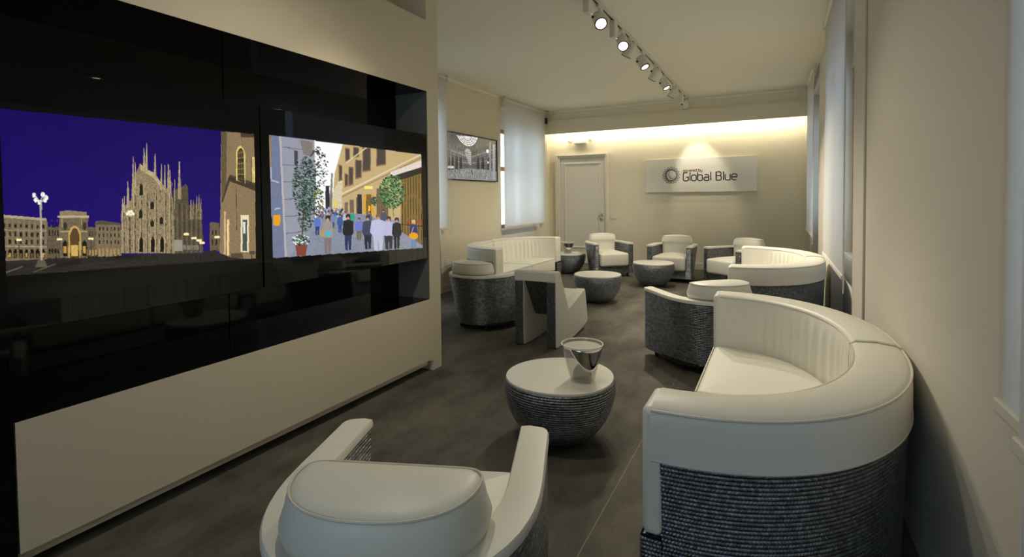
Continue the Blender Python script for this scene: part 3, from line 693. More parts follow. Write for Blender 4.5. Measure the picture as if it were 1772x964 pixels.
# ------------------------------------------------------------------ sign on the end wall
SGX0, SGX1, SGZ0, SGZ1 = -2.137, -0.313, 1.352, 1.945
sg = thing('wall_sign', 'white rectangular sign board with round star emblem and dark lettering on end wall', 'sign', ((SGX0+SGX1)/2, YB, (SGZ0+SGZ1)/2))
sw, sh = (SGX1-SGX0)/2, (SGZ1-SGZ0)/2
MB().box(-sw, sw, -0.03, 0, -sh, sh).build('board', M['white'], sg, bevel=0.003)
def strokes(name, polys, mat, w, parent, y=-0.0312):
    b = MB()
    for pl in polys:
        P = np.array(pl, float); closed = np.allclose(P[0], P[-1]) and len(P) > 2
        if closed: P = P[:-1]
        N = normals2(P, closed); n = len(P)
        k = np.ones(n)
        for i in range(n):                    # mitre
            if closed or 0 < i < n-1:
                d1 = P[i]-P[i-1]; d2 = P[(i+1) % n]-P[i]; c = np.dot(d1, d2)/(np.linalg.norm(d1)*np.linalg.norm(d2)+1e-9)
                k[i] = min(1.6, 1/max(0.35, math.sqrt(max(0, (1+c)/2))))
        A = P+N*(w/2*k)[:, None]; B = P-N*(w/2*k)[:, None]
        v = [(p[0], yy, p[1]) for yy in (y, y+0.0015) for q in (A, B) for p in q]
        f = []
        for i in range(n if closed else n-1):
            j = (i+1) % n
            f += [(i, j, n+j, n+i), (i, 2*n+i, 2*n+j, j), (n+i, n+j, 3*n+j, 3*n+i)]
        if not closed: f += [(0, n, 3*n, 2*n), (n-1, 3*n-1, 4*n-1, 2*n-1)]
        b.add(v, f)
    o = b.build(name, mat, parent); return fixnormals(o)
def arc(cx, cy, rx, ry, a0, a1, n=6): return [(cx+rx*math.cos(math.radians(a0+(a1-a0)*i/n)), cy+ry*math.sin(math.radians(a0+(a1-a0)*i/n))) for i in range(n+1)]
def rr(x0, y0, x1, y1, r): return arc(x1-r, y1-r, r, r, 90, 0)+arc(x1-r, y0+r, r, r, 0, -90)+arc(x0+r, y0+r, r, r, -90, -180)+arc(x0+r, y1-r, r, r, 180, 90)
def glyph(c):
    """monoline rounded letters on a 0.7 wide, 0..1 cap, 0.7 x-height grid -> (strokes, advance)"""
    r = 0.2; X = 0.70
    bowl = rr(0, 0, .58, X, r); bowl = bowl+[bowl[0]]
    if c == 'G': return [arc(.44, .80, .2, .2, 60, 90, 2)+arc(.22, .78, .22, .22, 90, 180)+arc(.22, .22, .22, .22, 180, 270)+arc(.42, .2, .22, .2, 270, 360)+[(.64, .46), (.34, .46)]], .80
    if c == 'l': return [[(.05, 1.02), (.05, 0)]], .24
    if c == 'o': return [bowl], .76
    if c == 'b': return [bowl, [(0, 1.02), (0, 0.1)]], .76
    if c == 'd': return [bowl, [(.58, 1.02), (.58, 0)]], .76
    if c == 'p': return [bowl, [(0, .66), (0, -.28)]], .76
    if c == 'a': return [[(.08, X)]+arc(.38, X-.2, .2, .2, 90, 0)+[(.58, 0)], [(.58, .40), (.2, .40)]+arc(.2, .2, .2, .2, 90, 270)+[(.58, 0)]], .78
    if c == 'B': return [[(0, 0), (0, 1)]+[(.38, 1)]+arc(.38, .77, .2, .23, 90, -90)+[(0, .54)], [(.38, .54)]+arc(.40, .27, .22, .27, 90, -90)+[(0, 0)]], .82
    if c == 'u': return [[(0, X)]+arc(.2, .2, .2, .2, 180, 270)+[(.58, 0)], [(.58, X), (.58, 0)]], .78
    if c == 'e': return [[(0, .36), (.58, .36)]+arc(.38, X-.2, .2, .2, 0, 90)+arc(.2, X-.2, .2, .2, 90, 180)+arc(.2, .2, .2, .2, 180, 270)+[(.52, 0)]], .76
    if c == 'w': return [[(0, X), (.18, 0), (.36, X), (.54, 0), (.72, X)]], .86
    if c == 'r': return [[(0, 0), (0, X)], [(0, .45)]+arc(.22, X-.22, .22, .22, 180, 90)+[(.34, X)]], .44
    if c == 'y': return [[(0, X)]+arc(.2, .2, .2, .2, 180, 270)+[(.58, 0)], [(.58, X)]+arc(.38, -.1, .2, .2, 0, -90)+[(.1, -.3)]], .74
    return [], .46
def text(s, x, z, cap, width):
    out = []; cx = 0
    for c in s:
        g, adv = glyph(c); out += [[(cx+p[0], p[1]) for p in st] for st in g]; cx += adv
    k = width/(cx-.16)
    return [[(x+p[0]*k, z+p[1]*cap) for p in st] for st in out]
xc, zc = (SGX0+SGX1)/2, (SGZ0+SGZ1)/2
strokes('lettering', text('Global Blue', -1.478-xc, 1.548-zc, 0.142, 0.865), M['blue_ink'], 0.0175, sg)
strokes('small_lettering', text('powered by', -1.478-xc, 1.706-zc, 0.046, 0.312), M['brown_ink'], 0.0085, sg)
ex, ez, R_ = -1.683-xc, 1.652-zc, 0.150
em = []; NP = 17
pts = [(ex+R_*math.sin(2*PI*i/NP), ez+R_*math.cos(2*PI*i/NP)) for i in range(NP)]
em.append([pts[(i*5) % NP] for i in range(NP)]+[pts[0]])
em.append(arc(ex+0.02, ez+0.01, .10, .12, 120, 250, 10)); em.append(arc(ex+0.03, ez+0.02, .075, .09, 130, 330, 12)); em.append(arc(ex+0.02, ez-0.0, .05, .05, 190, 350, 8))
strokes('emblem', em, M['blue_ink'], 0.0065, sg)

# small fittings on the end and left walls
t = thing('emergency_light', 'white emergency light box with two small spot heads above the door', 'light', (-3.37, YB, 2.36))
MB().box(-0.115, 0.115, -0.10, 0, -0.055, 0.0).build('housing', M['metal_white'], t, bevel=0.01)
MB().add([(-.07, 0, 0), (.07, 0, 0), (.07, -.07, 0), (-.07, -.07, 0), (0, 0, .07), (0, -.05, .07)], [(0, 1, 4), (1, 2, 5, 4), (2, 3, 5), (3, 0, 4, 5), (3, 2, 1, 0)]).build('top_cover', M['metal_white'], t)
for s in (-1, 1):
    MB().cyl((s*0.20, 0, 0.0), (s*0.20, -0.02, 0.0), 0.012, n=10).cyl((s*0.20, -0.02, 0.015), (s*0.20+s*0.01, -0.10, -0.01), 0.03, n=16).build('spot_head', M['metal_white'], t, smooth=True)
t = thing('wall_speaker', 'tiny black wall speaker high in the left corner beside the beam', 'speaker', (XL, 9.02, 2.745))
MB().box(0.0, 0.03, -0.02, 0.02, -0.02, 0.02).build('bracket', M['dark'], t); MB().box(0.03, 0.10, -0.045, 0.045, -0.055, 0.055).build('body', M['black'], t, bevel=0.006)
t = thing('light_switch', 'white light switch plate on end wall right of the door', 'switch', (-2.735, YB, 0.905))
MB().box(-0.052, 0.052, -0.008, 0, -0.045, 0.045).build('plate', M['metal_white'], t, bevel=0.003)
for s in (-1, 1): MB().box(s*0.024-0.02, s*0.024+0.02, -0.013, -0.008, -0.028, 0.028).build('rocker', M['white'], t, bevel=0.002)
t = thing('wall_socket', 'pale socket plate low on left wall beside the round-backed armchair', 'socket', (XL, 5.80, 0.40))
MB().box(0, 0.008, -0.06, 0.06, -0.045, 0.045).build('plate', M['trim'], t, bevel=0.003); MB().box(0.008, 0.011, -0.035, 0.035, -0.022, 0.022).build('outlet', M['white'], t)

# ------------------------------------------------------------------ roller blinds
def blind(label, x, sgn, y0, y1, z0, near_chain, ztop=2.87):
    """sgn = +1 when the wall lies on the +x side"""
    t = thing('roller_blind', label, 'blind', (x, (y0+y1)/2, z0)); h = (y1-y0)/2; zt = ztop-z0
    n = 14; v = []; f = []
    for k in range(2):
        for i in range(n+1):
            yy = -h+2*h*i/n; bow = 0.0012*math.sin(i*1.3)
            for z in (0.0, zt*.5, zt): v.append((bow*(1-z/zt*.7)+(0.0012 if k else 0), yy, z))
    q = (n+1)*3
    for k in range(2):
        for i in range(n):
            for j in range(2):
                a = k*q+i*3+j; f.append((a, a+1, a+4, a+3) if k else (a, a+3, a+4, a+1))
    # one sheet only: translucent cloth
    mesh_obj('fabric', v[:q], [c for c in f if max(c) < q], M['blind'], t, smooth=True)
    MB().box(-0.010, 0.012, -h-0.004, h+0.004, -0.018, 0.012).build('bottom_bar', M['metal_white'], t, bevel=0.004)
    MB().cyl((0, -h+0.008, zt+0.02), (0, h-0.008, zt+0.02), 0.018, n=18).build('roller', M['metal_white'], t, smooth=True)
    for s in (-1, 1):
        MB().box(-0.02, 0.02, s*h-0.006, s*h+0.006, zt-0.02, ZC-z0-0.001).build('bracket', M['metal_white'], t, bevel=0.002)
    yc = near_chain*(h+0.02); ch = [(0.0, yc, zt)]
    ch += [(-sgn*0.0, yc, -0.06)]+[(0, yc+near_chain*(0.025-0.025*math.cos(a)), -0.06-0.045*math.sin(a)) for a in np.linspace(0.2, PI-0.2, 8)]+[(0.0, yc+near_chain*0.05, -0.05), (0.0, yc+near_chain*0.05, zt)]
    MB().tube(ch, 0.0028, 6).build('pull_chain', M['chain'], t, smooth=True)
    return t
blind('pale roller blind nearest the camera on right wall, bottom bar in view', 0.425, 1, -0.45, 1.45, 0.832, -1)
blind('pale roller blind at far right edge overlapping the nearest right blind', 0.37, 1, -1.2, 1.17, 0.853, -1)
blind('pale roller blind on right wall behind the nearest curved sofa', 0.39, 1, 4.10, 5.76, 0.722, -1)
blind('pale roller blind on right wall nearest the lit end wall', 0.385, 1, 7.50, 9.06, 0.76, -1)
blind('backlit roller blind on left wall between the small screen and the door', -3.95, -1, 7.33, 8.98, 0.81, 1)
blind('roller blind on left wall half hidden behind the wall unit end', -3.95, -1, 4.10, 5.72, 0.885, 1)

# ------------------------------------------------------------------ track lighting
RX = -1.35
rail = thing('track_rail', 'white ceiling track rail with dark slot carrying a row of spotlights', 'rail', (RX, 5.0, ZC))
MB().box(-0.018, 0.018, -4.2, 4.02, -0.034, 0).build('channel', M['metal_white'], rail, bevel=0.002)
MB().box(-0.008, 0.008, -4.18, 4.0, -0.0355, -0.030).build('slot', M['dark'], rail)
def spot(label, y, aim, lit, power, cone=60, gear=0.0, blend=0.35):
    t = thing('track_spotlight', label, 'spotlight', (RX, y, ZC-0.036))
    MB().box(-0.016, 0.016, -0.06, 0.06, -0.022, 0.0).build('adapter', M['metal_white'], t, bevel=0.003)
    if gear: MB().box(-0.024, 0.024, gear-0.05, gear+0.05, -0.155, -0.002).build('gear_box', M['metal_white'], t, bevel=0.004)
    MB().cyl((0, 0, -0.02), (0, 0, -0.065), 0.009, n=12).build('stem', M['metal_white'], t, smooth=True)
    d = Vector(aim).normalized(); c = Vector((0, 0, -0.115)); p0 = c-d*0.06; p1 = c+d*0.07
    hd = MB().cyl(c-d*0.075, p0, 0.040, 0.054, n=28).cyl(p0, p1, 0.054, n=28).build('head', M['metal_white'], t, smooth=True)
    ring = MB(); a = d.orthogonal().normalized(); b_ = d.cross(a); ring.tube([p1+(a*math.cos(w)+b_*math.sin(w))*0.050 for w in np.linspace(0, 2*PI, 29)[:-1]], 0.0055, 6, True)
    ring.build('rim_ring', M['dark'], hd, smooth=True)
    MB().cyl(p1, p1+d*0.0015, 0.041, n=28).build('lens', M['lens_on'] if lit else M['lens_dim'], hd)
    k = a if abs(a.z) < 0.5 else b_
    MB().cyl(c+k*0.052-d*0.02, c+k*0.068-d*0.02, 0.011, n=12).build('tilt_knob', M['black'], hd, smooth=True)
    if power:
        L = bpy.data.lights.new('spot_beam', 'SPOT'); L.energy = power; L.color = WARM; L.spot_size = math.radians(cone); L.spot_blend = blend; L.shadow_soft_size = 0.03
        o = bpy.data.objects.new('spot_beam', L); COL.objects.link(o); o.parent = t
        o.location = p1+d*0.02; o.rotation_euler = d.to_track_quat('-Z', 'Y').to_euler()
    return t
P_ = SPOT_W
spot('lit track spotlight nearest the camera, glaring straight at the viewer', 4.23, (0.55, -0.85, -0.95), True, P_*0.56, 78, -0.30, 1.0)
spot('second lit track spotlight from the camera, lens turned to the viewer', 4.95, (0.42, -0.95, -1.0), True, P_*0.62, 78, -0.30, 1.0)
spot('third track spotlight from the camera, turned down to the left', 5.22, (-0.6, 0.25, -0.9), False, P_*0.6, 90, 0.0, 0.8)
spot('fourth track spotlight from the camera, aimed right with its lens showing', 5.78, (0.45, -0.22, -0.85), False, P_*2.4, 90, 0.0, 0.8)
spot('fifth track spotlight from the camera, aimed down to the left', 6.42, (-0.6, 0.25, -0.9), False, P_*0.8, 90, 0.0, 0.8)
spot('sixth track spotlight from the camera, aimed right with bright lens edge', 7.02, (0.42, -0.15, -0.85), False, P_*2.0, 90, 0.0, 0.8)
spot('seventh track spotlight from the camera, tilted left before the beam', 7.65, (-0.6, 0.25, -0.9), False, P_*0.9, 90, 0.0, 0.8)
spot('last track spotlight at the far end, pointed at the wall sign', 8.72, (0.14, 0.60, -1.04), False, P_*0.55, 48, -0.35, 0.6)
# the same rail goes on above the frame, over the near seats
spot('track spotlight above the wall unit, outside the picture', 2.2, (-0.48, 0.0, -0.9), False, P_*0.32, 70, 0.0, 1.0)
spot('track spotlight above the near sofa, outside the picture', 2.95, (0.46, -0.20, -0.87), False, P_*0.5, 48, 0.0, 1.0)

spot('added fill spotlight above the foreground armchair, outside the picture', 1.55, (-0.12, 0.10, -0.98), False, P_*0.38, 150, 0.0, 1.0)  # wide unseen lamp added to fill the wall unit top and near armchair

# ------------------------------------------------------------------ furniture
def sell(a, b, n=72, e=2.25):
    """half superellipse, from (0,-b) round by (+a,0) to (0,+b)"""
    out = []
    for th in np.linspace(-PI/2, PI/2, 400):
        c, s = math.cos(th), math.sin(th); out.append((a*abs(c)**(2/e), b*math.copysign(abs(s)**(2/e), s)))
    P = np.array(out); d = np.r_[0, np.cumsum(np.linalg.norm(np.diff(P, axis=0), axis=1))]; t = np.linspace(0, d[-1], n+1)
    return np.stack([np.interp(t, d, P[:, k]) for k in (0, 1)], 1)

def make_sofa(label, loc, rz, group):
    A, B, a, b = 0.79, 1.06, 0.605, 0.865
    t = thing('curved_sofa', label, 'sofa', loc, rz, group)
    outer, inner = sell(A, B, 96), sell(a, b, 96)
    # backrest: two leather halves that meet at a seam, folds on the inner face
    sec = [(0.0, 0.30), (0.0, 0.44), (0.0, 0.54), (0.0, 0.60), (0.01, 0.632), (0.05, 0.652), (0.12, 0.66), (0.5, 0.664), (0.88, 0.657), (0.955, 0.648), (0.99, 0.628), (1.0, 0.60), (1.0, 0.55), (1.0, 0.516), (0.95, 0.51), (0.90, 0.51), (0.88, 0.30)]
    def folds(sgn):
        def tw(u, s, z):
            if s > 0.02 or z < 0.32 or z > 0.61: return 0.0
            v = u if sgn > 0 else 1-u; env = max(0.0, 1-((v-0.47)/0.42)**2); zz = min(1.0, (0.64-z)/0.1)
            return -0.085*env*zz*abs(math.sin(v*48+z*5+1.5*math.sin(v*9)))**3
        return tw
    h = 48; fine = lambda c: resample(c, 0.0085)
    for sgn, sl in ((-1, slice(0, h+1)), (1, slice(h, 97))):
        ii, oo = inner[sl].copy(), outer[sl].copy()
        n_ = 170; w = np.linspace(0, 1, n_+1); src = np.linspace(0, 1, len(ii))
        ii = np.stack([np.interp(w, src, ii[:, k]) for k in (0, 1)], 1); oo = np.stack([np.interp(w, src, oo[:, k]) for k in (0, 1)], 1)
        if sgn < 0: ii[-1, 1] -= 0.004; oo[-1, 1] -= 0.004
        else: ii[0, 1] += 0.004; oo[0, 1] += 0.004
        bk = fixnormals(loft('backrest', ii, oo, sec, M['leather'], t, folds(sgn)))
        at = lambda s, z, cv=(ii, oo): [(*(cv[0][i]*(1-s)+cv[1][i]*s), z) for i in range(0, n_+1, 3)]
        pp = MB()
        for s, z in ((0.02, 0.648), (0.978, 0.648), (0.992, 0.513)): pp.tube(at(s, z), 0.0042, 6)
        sm = []
        for s, z in ((0.0, 0.36), (0.0, 0.60), (0.03, 0.65), (0.12, 0.664), (0.5, 0.668), (0.88, 0.661), (0.97, 0.65), (1.0, 0.60), (1.0, 0.516)):
            q = ii[-1 if sgn < 0 else 0]*(1-s)+oo[-1 if sgn < 0 else 0]*s; sm.append((q[0], q[1], z))
        pp.tube(sm, 0.003, 6)
        pp.build('piping', M['piping'], bk, smooth=True)
    # leather ends of the arms
    for s in (-1, 1):
        y0, y1 = sorted((s*(b+0.002), s*(B-0.004)))
        e = MB().box(-0.028, 0.03, y0, y1, 0.30, 0.655).build('arm_end', M['leather'], t, bevel=0.018, segs=4)
        MB().box(-0.026, 0.03, y0+0.012, y1-0.012, 0.06, 0.295).build('arm_base', M['dark'], t)
    # seat in two cushions
    ins = sell(a-0.004, b-0.006, 96)
    for s in (-1, 1):
        half = [p for p in ins if p[1]*s >= 0.02]
        ol = [(-0.02, s*0.003), (0.3, s*0.003), (a-0.008, s*0.003)]+([tuple(p) for p in half] if s > 0 else [tuple(p) for p in half[::-1]])+[(-0.02, s*(b-0.012))]
        if s < 0: ol = ol[::-1]
        c = fixnormals(pad('seat_cushion', ol, 0.185, 0.368, 0.026, M['leather'], t, crown=0.012, step=0.02))
        e = [(-0.020, s*0.012, 0.360), (-0.021, s*(b-0.03), 0.360)]
        MB().tube(e, 0.004, 6).tube([(0.0, s*0.004, 0.366), (a-0.03, s*0.004, 0.368)], 0.0035, 6).build('piping', M['piping'], c, smooth=True)
    # woven shell
    body = sell(A-0.012, B-0.012, 140)
    weave_sheet('woven_back', [tuple(p) for p in body], 0.045, 0.52, t, lean=0.02, mat=M['weave_rope'])
    weave_sheet('woven_front', [(0.0, B-0.02), (0.0, -(B-0.02))], 0.045, 0.19, t, mat=M['weave_rope'])
    for s in (-1, 1): 
        weave_sheet('woven_arm_base', [(-0.034, -b), (-0.034, -(B-0.010)), (0.03, -(B-0.010))] if s < 0 else [(0.03, B-0.010), (-0.034, B-0.010), (-0.034, b)], 0.045, 0.29, t, mat=M['weave_rope'], step=0.012)
    bs = [tuple(p) for p in sell(A-0.05, B-0.05, 40)]
    v = [(p[0], p[1], 0.045) for p in bs]+[(p[0], p[1], 0.06) for p in bs]; n = len(bs)
    mesh_obj('base_board', v, [(i, (i+1) % n, n+(i+1) % n, n+i) for i in range(n)]+[tuple(range(n))[::-1], tuple(range(n, 2*n))], M['black'], t)
    for x, y in ((0.08, -0.9), (0.08, 0.9), (0.62, -0.42), (0.62, 0.42)): MB().cyl((x, y, 0), (x, y, 0.05), 0.02, n=14).build('foot', M['black'], t, smooth=True)
    t.scale = (0.952, 0.952, 1.045)
    return t
g = 'curved sofas of the lounge set'
s1 = make_sofa('large cream curved sofa nearest the camera along the right wall', (-0.318, 2.456, 0), 0, g)
dup(s1, 'cream curved sofa farther back on the right, behind the nearest sofa', (-0.350, 5.67, 0), 0, g)
dup(s1, 'cream curved sofa on the left below the backlit blind', (-2.95, 6.21, 0), PI, g)

def ushape(w, yf, yc, depth, n=26, r=0.0):
    """U outline from the right front tip round the back to the left front tip (outside on the right)"""
    tip = [(w-r, yf), (w-r*.62, yf-r*.08), (w-r*.29, yf-r*.29), (w-r*.08, yf-r*.62), (w, yf-r)] if r else [(w, yf)]
    pts = tip+[(w, yc)]
    for th in np.linspace(0, PI, n):
        c, s = math.cos(th), math.sin(th); pts.append((w*math.copysign(abs(c)**(2/2.3), c), yc-depth*abs(s)**(2/2.3)))
    pts += [(-w, yc)]+[(-x, y) for x, y in tip[::-1]]
    return pts
def make_armchair(label, loc, rz, group):
    t = thing('woven_armchair', label, 'armchair', loc, rz, group)
    yf, yc = 0.375, 0.06; wo, do = 0.345, 0.435; wi_, di = 0.262, 0.335
    inset = lambda p, f: 0.085*(1-f)*min(1.0, max(0.0, (0.28-p[1])/0.45))
    outer = ushape(wo, yf, yc, do, r=0.028)[::-1]
    weave_sheet('woven_shell', outer, 0.055, 0.487, t, inset=inset)
    inner = ushape(wi_, yf, yc, di)
    weave_sheet('woven_lining', inner, 0.15, 0.487, t)
    for s in (-1, 1):
        wt = wo-0.026; q = [(s*wi_, yf), (s*wt, yf)] if s < 0 else [(s*wt, yf), (s*wi_, yf)]
        q = q[::-1] if s < 0 else q[::-1]
        q = sorted(q, key=lambda p: -p[0])
        weave_sheet('woven_arm_front', q, 0.055, 0.487, t, step=0.01)
    weave_sheet('woven_front', [(wi_, yf-0.012), (-wi_, yf-0.012)], 0.055, 0.165, t)
    # padded rim along arms and back
    O = resample(ushape(wo+0.008, yf+0.010, yc, do+0.008, r=0.034), 0.012); Ii = np.stack([np.interp(np.linspace(0, 1, len(O)), np.linspace(0, 1, 400), resample(ushape(wi_-0.006, yf+0.010, yc, di-0.004), 0.004)[np.linspace(0, len(resample(ushape(wi_-0.006, yf+0.010, yc, di-0.004), 0.004))-1, 400).astype(int), k]) for k in (0, 1)], 1)
    sec = [(0.0, 0.484), (0.0, 0.497), (0.05, 0.505), (0.5, 0.508), (0.95, 0.505), (1.0, 0.497), (1.0, 0.484)]
    fixnormals(loft('arm_rim', Ii, O, sec, M['leather'], t))
    # seat and half-moon back cushion
    sx = wi_-0.012
    so = [(sx, -0.10), (sx, yf+0.045), (-sx, yf+0.045), (-sx, -0.10), (-0.16, -0.22), (0.16, -0.22)]
    fixnormals(pad('seat_cushion', so, 0.165, 0.356, 0.03, M['leather'], t, crown=0.034, step=0.02, top=lambda p: 0.0))
    bx = 0.236
    half = [(bx-0.03, -0.10), (bx, -0.135)]+[(bx*math.copysign(abs(math.cos(th))**(2/2.4), math.cos(th)), -0.14-0.215*abs(math.sin(th))**(2/2.4)) for th in np.linspace(0, -PI, 22)]+[(-bx, -0.135), (-bx+0.03, -0.10)]
    half = half[::-1]
    c = fixnormals(pad('back_cushion', half, 0.30, 0.612, 0.040, M['leather'], t, crown=0.014, step=0.018, rb=0.012, extra=((0.0, 0.46), (0.0, 0.508), (-0.006, 0.515), (-0.012, 0.54))))
    for vv in c.data.vertices:
        if vv.co.z < 0.5095 and vv.co.y < -0.10: vv.co.y = -0.10+(vv.co.y+0.10)*0.62; vv.co.x *= 0.97
    P = resample(half, 0.018, True)
    for _ in range(3): P = (np.roll(P, 1, 0)+2*P+np.roll(P, -1, 0))/4
    N = normals2(P, True); Q = P-N*0.0105
    MB().tube([(q[0], q[1], 0.6035) for q in Q], 0.0032, 6, True).build('piping', M['piping'], c, smooth=True)
    bs = resample(ushape(wo-0.03, yf-0.03, yc, do-0.11), 0.05); n = len(bs)
    mesh_obj('base_board', [(p[0], p[1], 0.05) for p in bs]+[(p[0], p[1], 0.065) for p in bs], [(i, (i+1) % n, n+(i+1) % n, n+i) for i in range(n)]+[tuple(range(n))[::-1], tuple(range(n, 2*n))], M['black'], t)
    for x, y in ((-0.27, 0.29), (0.27, 0.29), (-0.17, -0.18), (0.17, -0.18)): MB().cyl((x, y, 0), (x, y, 0.056), 0.018, n=14).build('foot', M['black'], t, smooth=True)
    t.scale = (0.972, 0.943, 1.08)
    return t
g = 'woven tub armchairs of the lounge set'
a1 = make_armchair('cream and silver woven tub armchair in the foreground, back to the camera', (-0.842, 1.032, 0), math.radians(20.6), g)
dup(a1, 'woven tub armchair at left, back to the camera, before the left sofa', (-2.63, 4.44, 0), math.radians(-11.5), g)
dup(a1, 'woven tub armchair seen from behind between the two right-hand sofas', (-0.484, 4.11, 0), math.radians(39), g)
dup(a1, 'woven tub armchair facing the camera in front of the door', (-2.537, 8.219, 0), math.radians(219.2), g)
dup(a1, 'woven tub armchair facing the camera below the left half of the wall sign', (-1.42, 8.171, 0), math.radians(176.3), g)
dup(a1, 'woven tub armchair turned left, partly behind the farther right sofa', (-0.482, 7.935, 0), math.radians(141), g)

def egg(n=72, tip=0.0):
    out = []
    for i in range(n):
        th = 2*PI*i/n; d = math.cos(th-tip); r = 0.283*(1+0.035*d+0.06*max(0, d)**4-0.02*math.cos(2*(th-tip)))
        out.append((r*math.cos(th), r*math.sin(th)))
    return np.array(out)
def make_table(label, loc, rz, group):
    t = thing('woven_coffee_table', label, 'table', loc, rz, group)
    E = egg(); n = len(E); L = np.r_[np.cumsum(np.linalg.norm(np.diff(np.vstack([E, E[:1]]), axis=0), axis=1))]; L = np.r_[0, L]
    rows = 25; verts = []; uvs = []; prof = (0.06, 0.30, 0.70, 0.94); z0, z1 = 0.012, 0.325
    for r in range(rows):
        for p in prof:
            f = (r+p)/rows; z = z0+(z1-z0)*f
            s = 0.50+0.53*(1-(1-f)**2.1)**0.75 - 0.035*max(0, (f-.75)/.25)**2; s *= 1+0.016*math.sin(PI*p)**0.7
            for i in range(n+1):
                q = E[i % n]*s; verts.append((q[0], q[1], z)); uvs.append((L[i], r+p))
    k = rows*len(prof)
    mesh_obj('woven_bowl', verts, [(a*(n+1)+i, a*(n+1)+i+1, (a+1)*(n+1)+i+1, (a+1)*(n+1)+i) for a in range(k-1) for i in range(n)], M['weave_rope'], t, uvs, smooth=True, angle=1.2)
    tp = fixnormals(pad('table_top', [tuple(p) for p in E*1.0], 0.322, 0.338, 0.004, M['white'], t, step=0.02))
    MB().cyl((0, 0, 0), (0, 0, 0.02), 0.135, n=30).build('foot', M['black'], t)
    return t
g = 'egg shaped woven coffee tables'
t1 = make_table('woven bowl coffee table nearest the camera, holding a clear glass bucket', (-1.045, 2.53, 0), math.radians(-35), g)
dup(t1, 'woven bowl coffee table in mid room, left of the two empty tables', (-1.955, 6.03, 0), math.radians(150), g)
dup(t1, 'woven bowl coffee table before the armchair below the sign', (-1.60, 7.43, 0), math.radians(-20), g)
dup(t1, 'woven bowl coffee table behind the right end of the left sofa', (-3.16, 8.10, 0), math.radians(60), g)

def make_bucket(label, loc, rz, group):
    t = thing('glass_bucket', label, 'vessel', loc, rz, group)
    r0, r1, h = 0.064, 0.106, 0.19
    R = lambda z: r0+(r1-r0)*z/h
    MB().lathe([(r0, 0.006), (r0, 0.006), (R(h/2), h/2), (r1, h), (r1-0.004, h), (R(h/2)-0.004, h/2), (r0-0.005, 0.012)], 40, capb=True, capt=True).build('wall', M['bucket'], t, smooth=True)
    MB().tube([(r1*math.cos(a)-0, r1*math.sin(a), h) for a in np.linspace(0, 2*PI, 41)[:-1]], 0.003, 6, True).build('rim', M['white'], t, smooth=True)
    n = 24; v = []; f = []
    for i in range(n+1):
        u = i/n; a = -1.15+2.3*u; zb = 0.062+0.115*abs(2*u-1)**1.8
        for j in range(9):
            z = zb+(h-0.008-zb)*j/8; r = R(z)+0.0012; v.append((r*math.cos(a), r*math.sin(a), z))
    for i in range(n):
        for j in range(8): f.append((i*9+j, (i+1)*9+j, (i+1)*9+j+1, i*9+j+1))
    o = mesh_obj('mirror_panel', v, f, M['mirror'], t, smooth=True); md = o.modifiers.new('thick', 'SOLIDIFY'); md.thickness = 0.001
    MB().lathe([(0.050, 0.012), (0.0495, 0.030), (0.044, 0.052), (0.032, 0.070), (0.016, 0.080), (0.002, 0.083)], 28).build('inner_dome', M['smoke'], t, smooth=True)
    MB().lathe([(R(h-0.016)-0.005, h-0.018), (R(h-0.012)-0.005, h-0.014)], 40).build('top_disc', M['frost'], t)
    b = MB()
    for i in range(4): a = i*PI/2+.4; b.cyl((0.045*math.cos(a), 0.045*math.sin(a), 0), (0.045*math.cos(a), 0.045*math.sin(a), 0.008), 0.006, n=10)
    b.build('feet', M['chrome'], t)
    return t
g = 'clear tapered glass buckets on tables'
b1 = make_bucket('clear tapered glass bucket with silvered side on the nearest coffee table', (-0.895, 2.49, 0.338), math.radians(-40), g)
dup(b1, 'clear tapered glass bucket on the far table behind the left sofa', (-3.15, 8.09, 0.338), math.radians(-60), g)

# ------------------------------------------------------------------ rocker with white sides
rk = thing('rocking_chair', 'low angular chair with white side panels and woven back, rear to the camera', 'chair', (-1.848, 3.96, 0), 0)
W2, TH = 0.193, 0.085
prof = [(0.0, 0.565), (0.0, 0.012), (0.03, 0.004), (0.18, 0.0), (0.34, 0.002), (0.50, 0.012), (0.64, 0.03), (0.80, 0.065), (0.815, 0.09), (0.745, 0.385), (0.725, 0.40), (0.705, 0.395), (0.30, 0.285), (0.115, 0.63), (0.10, 0.645), (0.0, 0.645)]
prof = [(0.0, 0.645)]+[p for p in prof[1:-1]]
def extr(name, poly, x0, x1, mat, parent, bev=0.006):
    n = len(poly); v = [(x, y, z) for x in (x0, x1) for y, z in poly]
    o = mesh_obj(name, v, [tuple(range(n)), tuple(range(n, 2*n))[::-1]]+[(i, n+i, n+(i+1) % n, (i+1) % n) for i in range(n)], mat, parent, smooth=True, angle=0.5)
    fixnormals(o); md = o.modifiers.new('bevel', 'BEVEL'); md.width = bev; md.segments = 2; md.limit_method = 'ANGLE'; md.angle_limit = 0.6
    return o
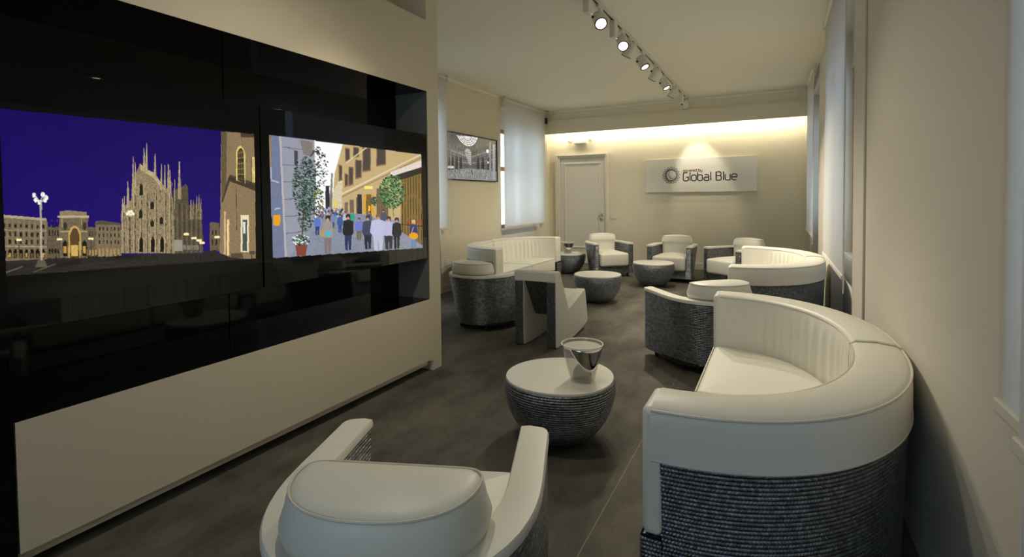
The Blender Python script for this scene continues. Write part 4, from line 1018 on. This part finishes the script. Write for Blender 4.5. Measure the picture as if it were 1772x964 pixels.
for s in (-1, 1):
    x0, x1 = sorted((s*W2, s*(W2-TH)))
    sp_ = extr('side_panel', prof, x0, x1, M['white'], rk)
    e = weave_sheet('woven_edge', [(x0+0.003, 0), (x1-0.003, 0)], 0.012, 0.562, sp_, pitch=0.5, step=0.01, mat=M['weave_fine'])
    # vertical ropes on the rear edge
    me = e.data; bpy.data.objects.remove(e)
    nr = 6; v = []; uv = []; f = []; zz = np.linspace(0.012, 0.562, 30)
    for r in range(nr):
        for p in (0.05, 0.3, 0.7, 0.95):
            for z in zz: v.append((x0+0.002+(x1-x0-0.004)*(r+p)/nr, -0.001-0.005*math.sin(PI*p)**.7, z)); uv.append((z, r+p))
    k = len(zz); f = [(a*k+i, (a+1)*k+i, (a+1)*k+i+1, a*k+i+1) for a in range(nr*4-1) for i in range(k-1)]
    fixnormals(mesh_obj('woven_edge', v, f, M['weave_fine'], sp_, uv, smooth=True, angle=1.2))
IN = W2-TH
extr('seat', [(0.28, 0.25), (0.30, 0.288), (0.705, 0.397), (0.735, 0.386), (0.742, 0.33), (0.36, 0.20)], -IN+0.001, IN-0.001, M['leather'], rk, 0.01)
extr('backrest', [(0.045, 0.60), (0.105, 0.63), (0.30, 0.275), (0.25, 0.235)], -IN+0.001, IN-0.001, M['leather'], rk, 0.006)
# woven rear of the backrest, leaning forward to the seat
v = []; uv = []; nr = 14; yy0, zz0, yy1, zz1 = 0.020, 0.565, 0.225, 0.235
for r in range(nr):
    for p in (0.05, 0.3, 0.7, 0.95):
        f_ = (r+p)/nr
        for i in range(25):
            x = -IN+0.004+(2*IN-0.008)*f_; g_ = i/24
            v.append((x, yy0+(yy1-yy0)*g_-0.006*math.sin(PI*p)**.7, zz0+(zz1-zz0)*g_)); uv.append((g_*0.39, r+p))
fixnormals(mesh_obj('woven_back', v, [(a*25+i, (a+1)*25+i, (a+1)*25+i+1, a*25+i+1) for a in range(nr*4-1) for i in range(24)], M['weave_fine'], rk, uv, smooth=True, angle=1.2))
hb = extr('head_band', [(-0.008, 0.566), (-0.008, 0.64), (0.0, 0.654), (0.09, 0.652), (0.112, 0.636), (0.10, 0.628), (0.035, 0.56)], -W2-0.002, W2+0.002, M['leather'], rk, 0.008)
